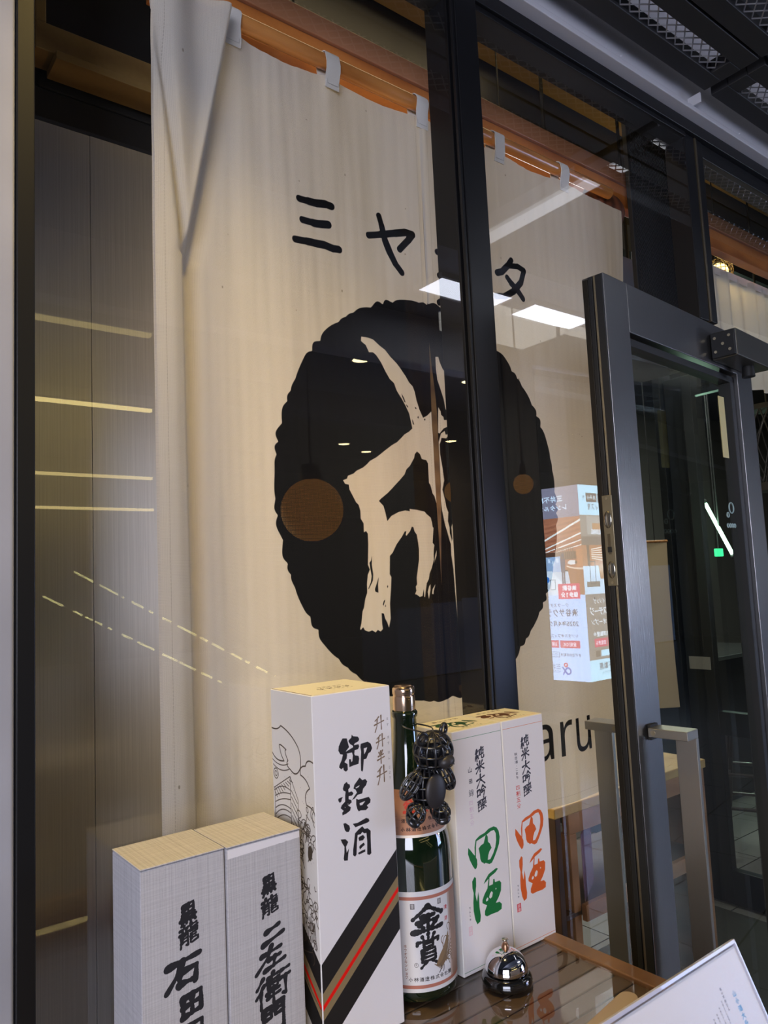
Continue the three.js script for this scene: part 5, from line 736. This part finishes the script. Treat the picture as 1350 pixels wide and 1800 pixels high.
// ---------------------------------------------------------------- lights and screens outdoors
// two-sided advertising pillar, seen mirrored in the window
{
  const cx = 5.522, cz = 2.54, y0 = 0.48, y1 = 2.242, H = y1 - y0;
  const t = thing('advertising_pillar', 'bright digital advertising pillar mirrored in the right-hand window', 'screen', [cx, 0, cz]);
  const k = 12.0;
  const texA = (() => { const [cv, c] = canvas(832, 1832); c.scale(1.04, 1832 / 1762); // millimetres, x from the corner edge
    c.fillStyle = '#8f8494'; c.fillRect(0, 0, 800, 285);
    c.strokeStyle = '#e8f2ff'; row(c, '三井不動産の', 165, 78, 62, 58, 6, 9); row(c, 'レンタルオフィス', 120, 165, 58, 52, 6, 8);
    c.fillStyle = '#b06a4c'; c.fillRect(0, 285, 800, 480); for (let i = 0; i < 16; i++) { c.fillStyle = i % 2 ? 'rgba(150,84,58,0.5)' : 'rgba(200,128,92,0.4)'; c.beginPath(); c.moveTo(0, 290 + i * 22); c.lineTo(800, 420 + i * 20); c.lineTo(800, 430 + i * 20); c.lineTo(0, 304 + i * 22); c.fill(); }
    c.strokeStyle = '#fff4ea'; for (const [p, q, w] of [[320, 560, 16], [440, 620, 12], [500, 640, 9], [545, 655, 7]]) { c.lineWidth = w; c.beginPath(); c.moveTo(0, p); c.lineTo(560, q); c.stroke(); }
    c.fillStyle = '#5c3c2c'; c.fillRect(0, 600, 800, 70); c.fillStyle = '#7a5a4a'; for (let i = 0; i < 9; i++) c.fillRect(90 + i * 22, 560, 10, 110); c.fillStyle = '#9fb4d4'; c.fillRect(230, 640, 570, 150); c.fillStyle = '#dfe8f6'; for (let i = 0; i < 7; i++) c.fillRect(250 + i * 44, 655 + (i % 2) * 24, 26, 40);
    c.fillStyle = '#c9ccd6'; c.fillRect(0, 780, 800, 220); c.fillStyle = '#e6e8ee'; c.beginPath(); c.moveTo(120, 1000); c.lineTo(330, 770); c.lineTo(420, 770); c.lineTo(330, 1000); c.fill();
    c.fillStyle = '#c47a4e'; c.fillRect(0, 580, 64, 160); c.fillStyle = '#a2623f'; c.beginPath(); c.moveTo(0, 760); c.quadraticCurveTo(90, 760, 165, 735); c.lineTo(140, 900); c.lineTo(60, 1000); c.lineTo(0, 1000); c.fill(); c.fillStyle = '#f0c8b0'; c.beginPath(); c.moveTo(0, 750); c.quadraticCurveTo(90, 752, 168, 725); c.lineTo(168, 738); c.quadraticCurveTo(90, 766, 0, 768); c.fill();
    c.fillStyle = '#eadfda'; c.beginPath(); c.ellipse(110, 700, 46, 20, 0, 0, 7); c.fill(); c.fillStyle = '#4a3a34'; c.beginPath(); c.arc(70, 700, 12, 0, 7); c.fill();
    c.fillStyle = '#3a3e58'; c.beginPath(); c.ellipse(205, 632, 16, 20, 0, 0, 7); c.fill(); c.beginPath(); c.moveTo(180, 660); c.lineTo(232, 660); c.lineTo(226, 790); c.lineTo(188, 790); c.fill(); c.fillRect(190, 785, 15, 130); c.fillRect(210, 785, 15, 130);
    c.strokeStyle = '#50566a'; c.lineWidth = 6; c.strokeRect(300, 850, 50, 90); c.fillStyle = '#2b6fc0'; c.beginPath(); c.arc(390, 850, 30, 0, 7); c.fill();
    c.fillStyle = '#c3d6fc'; c.fillRect(0, 993, 800, 769);
    c.fillStyle = '#e0285a'; c.fillRect(50, 890, 225, 138); c.strokeStyle = '#fff'; row(c, '渋谷駅', 84, 906, 44, 46, 5, 7); row(c, '徒歩', 72, 966, 42, 46, 4, 7); c.fillStyle = '#fff'; c.font = 'bold 58px sans-serif'; c.fillText('1', 166, 1012); row(c, '分', 204, 966, 42, 46, 4, 7);
    c.strokeStyle = '#4e5668'; row(c, 'ワークスタイリング', 175, 1066, 34, 36, 6, 5); c.strokeStyle = '#3c4458'; row(c, '渋谷サクラステージ', 86, 1116, 58, 70, 10, 8.5);
    c.fillStyle = '#3c4458'; c.font = 'bold 58px sans-serif'; c.fillText('2026', 84, 1272); row(c, '年', 216, 1226, 46, 48, 4, 6.5); c.fillText('4', 266, 1272); row(c, '月グランドオープン', 304, 1226, 46, 48, 5, 6.5);
    row(c, 'レンタルオフィス', 100, 1344, 31, 33, 5, 4.5); c.fillStyle = '#cc2856'; c.fillRect(85, 1402, 205, 68); c.fillRect(304, 1402, 260, 68); c.strokeStyle = '#ffd8e4'; row(c, '登記', 122, 1418, 36, 38, 3, 5); c.fillStyle = '#ffd8e4'; c.font = 'bold 40px sans-serif'; c.fillText('OK', 202, 1452); c.fillText('2', 320, 1452); row(c, '席・大', 344, 1418, 36, 38, 3, 5);
    c.strokeStyle = '#545c70'; row(c, 'まずは内手記を', 82, 1516, 28, 30, 3, 4); c.lineWidth = 4; c.strokeRect(306, 1508, 180, 46); row(c, 'ワーク', 326, 1516, 30, 30, 6, 4);
    c.strokeStyle = '#2a50b0'; c.lineWidth = 15; c.beginPath(); c.arc(226, 1676, 27, 0.5, 5.6); c.lineTo(278, 1706); c.stroke(); c.beginPath(); c.moveTo(282, 1644); c.lineTo(236, 1702); c.stroke(); c.strokeStyle = '#d02848'; c.lineWidth = 13; c.beginPath(); c.arc(246, 1622, 15, 0, 7); c.stroke();
    c.strokeStyle = '#5a6274'; row(c, '三井不動産', 300, 1612, 52, 52, 6, 6); c.fillStyle = '#5a6274'; c.font = '26px sans-serif'; c.fillText('MITSUI FUDOSAN', 302, 1694);
    return ctex(cv); })();
  const faceA = 0.8, faceB = 0.8;
  const texB = (() => { const [cv, c] = canvas(832, 1832); c.scale(1.04, 1832 / 1762); // millimetres, corner edge at x = 800
    c.fillStyle = '#bfe6f6'; c.fillRect(0, 0, 800, 275); c.fillStyle = '#33373f'; c.fillRect(523, 72, 165, 84); c.fillRect(345, 72, 165, 84); c.strokeStyle = '#d8e8f0'; row(c, '内手分', 540, 92, 42, 42, 4, 5); row(c, '登記席', 360, 92, 42, 42, 4, 5); c.strokeStyle = '#3a4450'; row(c, 'で', 700, 90, 44, 50, 4, 5); row(c, 'オフィスを', 390, 166, 54, 62, 4, 6.5);
    c.fillStyle = '#8f837a'; c.fillRect(0, 275, 800, 330); c.fillStyle = '#aaa098'; c.fillRect(300, 285, 400, 170); c.fillStyle = '#b88258'; c.fillRect(0, 350, 620, 60); c.fillStyle = '#f4f6ff'; c.font = 'bold 62px sans-serif'; c.textAlign = 'right'; c.fillText('STYLING', 645, 450); c.textAlign = 'left'; c.fillStyle = '#6a5e58'; c.fillRect(0, 470, 800, 80);
    c.fillStyle = '#b0704a'; c.fillRect(0, 550, 800, 200); c.strokeStyle = '#ffeedd'; c.lineWidth = 8; for (let i = 0; i < 6; i++) { c.beginPath(); c.moveTo(300, 545 + i * 34); c.lineTo(660, 590 + i * 16); c.stroke(); } c.fillStyle = '#5a4438'; c.fillRect(690, 550, 40, 200); c.fillStyle = '#c8dcee'; c.fillRect(0, 740, 800, 253); c.fillStyle = '#a87850'; c.beginPath(); c.moveTo(470, 720); c.lineTo(570, 720); c.lineTo(550, 860); c.lineTo(490, 860); c.fill(); c.fillStyle = '#6a6660'; c.fillRect(560, 880, 200, 50); c.strokeStyle = '#3c444c'; c.lineWidth = 9; c.strokeRect(620, 700, 80, 200);
    c.fillStyle = '#80756f'; c.fillRect(0, 993, 800, 585); c.strokeStyle = '#f2f4fa'; row(c, 'スタイリング', 420, 1036, 40, 46, 5, 5); row(c, 'サクラステージ', 290, 1112, 62, 72, 4, 8.5); row(c, 'ランドオープン', 330, 1218, 56, 52, 3, 6.5); row(c, '会社内席動産中', 380, 1330, 44, 44, 5, 5);
    c.fillStyle = '#d0285a'; c.fillRect(520, 1392, 190, 76); c.fillRect(330, 1392, 178, 76); c.strokeStyle = '#ffd8e4'; row(c, '登記席分', 536, 1412, 36, 38, 4, 4.5); row(c, '不動産', 350, 1412, 36, 38, 4, 4.5); c.fillStyle = '#4a4442'; c.fillRect(640, 1498, 60, 54); c.fillStyle = '#bfe6f6'; c.fillRect(380, 1498, 240, 54);
    c.fillRect(0, 1578, 800, 184); c.strokeStyle = '#4a5a6a'; row(c, '三井不動産', 330, 1606, 62, 62, 6, 7); c.fillStyle = '#4a5a6a'; c.font = '28px sans-serif'; c.fillText('MITSUI FUDOSAN', 400, 1706); return ctex(cv); })();
  const led = (tex, kk) => new THREE.MeshStandardMaterial({ color: lin(0.01, 0.01, 0.01), emissive: lin(0.78, 0.9, 1.08), emissiveMap: tex, emissiveIntensity: kk, roughness: 0.3 });
  // real directions of the two faces seen in the mirror
  const dA = new THREE.Vector3(-0.049, 0, 0.396).normalize(), dB = new THREE.Vector3(0.319, 0, 0.009).normalize();
  const face = (name, dir, w, tex, fromCorner, yy0, yy1) => { const m = obj(name, new THREE.PlaneGeometry(w, yy1 - yy0), led(tex, k), t); const mid = dir.clone().multiplyScalar(w / 2); m.position.set(mid.x, (yy0 + yy1) / 2, mid.z); const xax = fromCorner ? dir : dir.clone().negate(), up = new THREE.Vector3(0, 1, 0), n = xax.clone().cross(up); m.quaternion.setFromRotationMatrix(new THREE.Matrix4().makeBasis(xax, up, n)); return m; };
  const fA = face('screen', dA, faceA, texA, true, y0, y1), fB = face('screen', dB, faceB, texB, false, y0, y1);
  const corner = (p, q) => dA.clone().multiplyScalar(p).add(dB.clone().multiplyScalar(q));
  const c4 = [corner(0.004, 0.004), corner(faceA, 0.004), corner(faceA, faceB), corner(0.004, faceB)];
  const s = new THREE.Shape(c4.map((v) => new THREE.Vector2(v.x, -v.z)));
  obj('housing', new THREE.ExtrudeGeometry(s, { depth: 2.4, bevelEnabled: false }).rotateX(-Math.PI / 2), std(lin(0.03, 0.03, 0.035), 0.5), t);
  const pl = new THREE.PointLight(lin(0.8, 0.88, 1), 4); pl.position.set(0.55, 1.5, -0.1); pl.castShadow = true; t.add(pl);
}
// light panels on the passage ceiling
function ceilingPanel(x, z, label) {
  const t = thing('ceiling_light_panel', label, 'light', [x, 3.35, z], 0, 'flat light panels in the passage ceiling');
  obj('frame', [rbox(-0.35, 0.35, -0.02, 0.01, -0.14, -0.118, 0.002), rbox(-0.35, 0.35, -0.02, 0.01, 0.118, 0.14, 0.002), rbox(-0.35, -0.328, -0.02, 0.01, -0.118, 0.118, 0.002), rbox(0.328, 0.35, -0.02, 0.01, -0.118, 0.118, 0.002)], M.whitePaint, t);
  obj('diffuser', box(-0.328, 0.328, -0.012, -0.004, -0.118, 0.118), glow(0.85, 0.9, 1, 5), t);
  areaLight('ceiling_panel', COOL, 6.5, 0.65, 0.23, [x, 3.335, z], [x, 0, z]);
}
for (const x of [4.36, 3.48]) ceilingPanel(x, 1.765, 'flat white rectangular light panel in the passage ceiling');
// bare batten light running away from the shopfront
{
  const t = thing('batten_light', 'long white batten light running away from the shopfront, mirrored in the window', 'light', [2.25, 2.86, 0.03]);
  obj('housing', rbox(-0.05, 0.05, 0.0, 0.06, -0.46, 0.46, 0.004), M.whitePaint, t);
  obj('tube', box(-0.04, 0.04, -0.012, 0.0, -0.44, 0.44), glow(0.9, 0.92, 1, 1.3), t);
  for (const z of [-0.3, 0.3]) obj('hanger', bar([0, 0.06, z], [0, 0.72, z], 0.006, 6), M.whitePaint, t);
  areaLight('batten', lin(0.9, 0.92, 1), 1.3, 0.88, 0.08, [2.25, 2.845, 0.03], [2.25, 0, 0.03]).rotateZ(Math.PI / 2);
}
// added warm glowing lines, cut so their reflections streak the steel wall
for (const [z, x0, x1, k, label] of [[3.58, -0.8, 1.99, 2.5, 'thin warm glowing line added for its reflection, first from the shopfront'], [5.79, -1.5, 2.82, 9, 'thin warm glowing line added for its reflection, second from the shopfront'], [10.2, -2, 4.48, 6, 'thin warm glowing line added for its reflection, third from the shopfront'], [14.6, -2, 6.15, 6, 'thin warm glowing line added for its reflection near the far wall']]) {
  const t = thing('added_streak_line', label, 'light', [(x0 + x1) / 2, 3.34, z]);
  obj('channel', rbox(-(x1 - x0) / 2 - 0.02, (x1 - x0) / 2 + 0.02, 0, 0.02, -0.05, 0.05, 0.003), M.whitePaint, t);
  obj('diffuser', box(-(x1 - x0) / 2, (x1 - x0) / 2, -0.012 - 0.003 * z, 0.0, -0.03, 0.03), glow(1, 0.78, 0.3, k), t);
}
// warm downlights
for (const [x, z] of [[3.755, 3.356], [5.1, 3.41], [5.79, 6.57], [6.43, 6.92], [7.05, 5.79]]) {
  const t = thing('downlight', 'round warm recessed downlight in the passage ceiling', 'light', [x, 3.36, z], 0, 'round warm downlights in the passage ceiling');
  obj('trim_ring', new THREE.TorusGeometry(0.085, 0.012, 8, 28).rotateX(Math.PI / 2).translate(0, -0.004, 0), M.whitePaint, t);
  obj('lens', new THREE.CylinderGeometry(0.078, 0.078, 0.006, 28).translate(0, -0.006, 0), glow(1, 0.82, 0.4, 30), t);
}
// added cool fill panel, out of view left of the viewer: the soft cool light on the shopfront
{
  const t = thing('cool_fill_panel', 'large plain glowing fill panel added out of view behind the viewer', 'sign', [-2.1, 1.75, 1.6], THREE.MathUtils.degToRad(142));
  obj('case', rbox(-1.04, 1.04, -0.74, 0.74, -0.12, 0, 0.006), M.frame, t);
  obj('diffuser', new THREE.PlaneGeometry(2.0, 1.4).translate(0, 0, 0.003), glow(0.82, 0.85, 1, 4), t);
  for (const s of [-1, 1]) obj('post', rbox(s * 0.9 - 0.03, s * 0.9 + 0.03, -1.75, -0.7, -0.09, -0.03, 0.004), M.frame, t);
  const d = new THREE.Vector3(0, 0, 1).applyAxisAngle(new THREE.Vector3(0, 1, 0), THREE.MathUtils.degToRad(142));
  areaLight('cool_fill', lin(0.77, 0.8, 1), 7.4, 2.0, 1.4, [-2.1 + d.x * 0.02, 1.75, 1.6 + d.z * 0.02], [-2.1 + d.x * 2, 1.75, 1.6 + d.z * 2]);
}
// warm spotlight above the table
{
  const t = thing('spot_fixture', 'black spotlight under the fascia above the display table', 'light', [0.3, 2.72, -0.5]);
  obj('can', lathe([[0.02, 0.09], [0.04, 0.085], [0.045, 0.06], [0.045, -0.02], [0.041, -0.02], [0.04, 0.05]], 28), M.gasket, t);
  obj('lens', new THREE.CylinderGeometry(0.038, 0.038, 0.004, 28).translate(0, 0.0, 0), glow(1, 0.78, 0.4, 6), t);
  obj('arm', bar([0, 0.08, 0], [0, 0.2, -0.33], 0.008, 8), M.gasket, t);
  const l = new THREE.SpotLight(lin(1, 0.7, 0.22), 10, 0, 0.62, 0.6); l.position.set(0, -0.004, 0); l.castShadow = true; l.shadow.radius = 2.2; t.add(l); l.target.position.set(0.25, -2, -0.22); t.add(l.target);
}
// second, plain blue screen farther along the passage
{
  const t = thing('blue_screen', 'slim pale blue digital screen on a post farther along the passage', 'screen', [6.19, 0, 4.2], THREE.MathUtils.degToRad(-134));
  obj('housing', rbox(-0.24, 0.24, 0.2, 2.1, -0.12, 0, 0.01, 2), M.frame, t);
  obj('screen', new THREE.PlaneGeometry(0.42, 1.75).translate(0, 1.15, 0.002), glow(0.42, 0.55, 1, 12), t);
  obj('foot', rbox(-0.26, 0.26, 0, 0.2, -0.16, 0.03, 0.01, 2), M.frame, t);
}
// added glowing panels, stepped in brightness to reflect as a bluish gradient
{
  const t = thing('added_glow_panels', 'added row of low panels glowing faintly blue across the passage, stepped brighter to one side', 'screen', [10.2, 0, 7]);
  for (let k = 0; k < 12; k++) obj('panel', box(-3.9 + k * 0.66, -3.25 + k * 0.66, 0.02, 1.0 + 0.05 * k, 0.03, 0.05), glow(0.36, 0.5, 1, 0.04 + 0.045 * k), t);
  obj('base_rail', rbox(-3.92, 4.04, 0, 0.02, 0.0, 0.08, 0.004), M.frame, t);
}
// dotted handrail lights, mirrored in the left-hand window
[[[1.141, 1.564, 2.485], [2.007, 0.957, 1.887], 'upper row of tiny yellow lights along a sloping handrail, mirrored in the window'], [[1.012, 1.442, 2.6], [1.779, 0.94, 2.066], 'lower row of tiny yellow lights along a sloping handrail, mirrored in the window']].forEach(([a, b, label], n) => {
  const t = thing('handrail_lights', label, 'light strip'); const A = new THREE.Vector3(...a), B = new THREE.Vector3(...b), D = B.clone().sub(A), L = D.length(); D.normalize();
  const ext = A.clone().addScaledVector(D, -0.25), end = B.clone().addScaledVector(D, 0.1);
  obj('rail', bar(ext.toArray(), end.toArray(), 0.005, 8), M.rail, t);
  let s = 0; const em = glow(1, 0.9, 0.35, 12);
  while (s < L) { const d = 0.015 + rnd() * 0.11, q = A.clone().addScaledVector(D, s), r2 = A.clone().addScaledVector(D, Math.min(L, s + d)); obj('light', bar(q.toArray(), r2.toArray(), 0.0052, 6), em, t); s += d + 0.012 + rnd() * 0.05; }
  obj('post', bar([ext.x, 0, ext.z], ext.toArray(), 0.012, 8), M.rail, t); obj('post', bar([end.x, 0, end.z], end.toArray(), 0.012, 8), M.rail, t);
});
scene.traverse((o) => { if (o.isLight && o.castShadow !== undefined && !o.isRectAreaLight) o.castShadow = true; });
renderer.render(scene, camera);
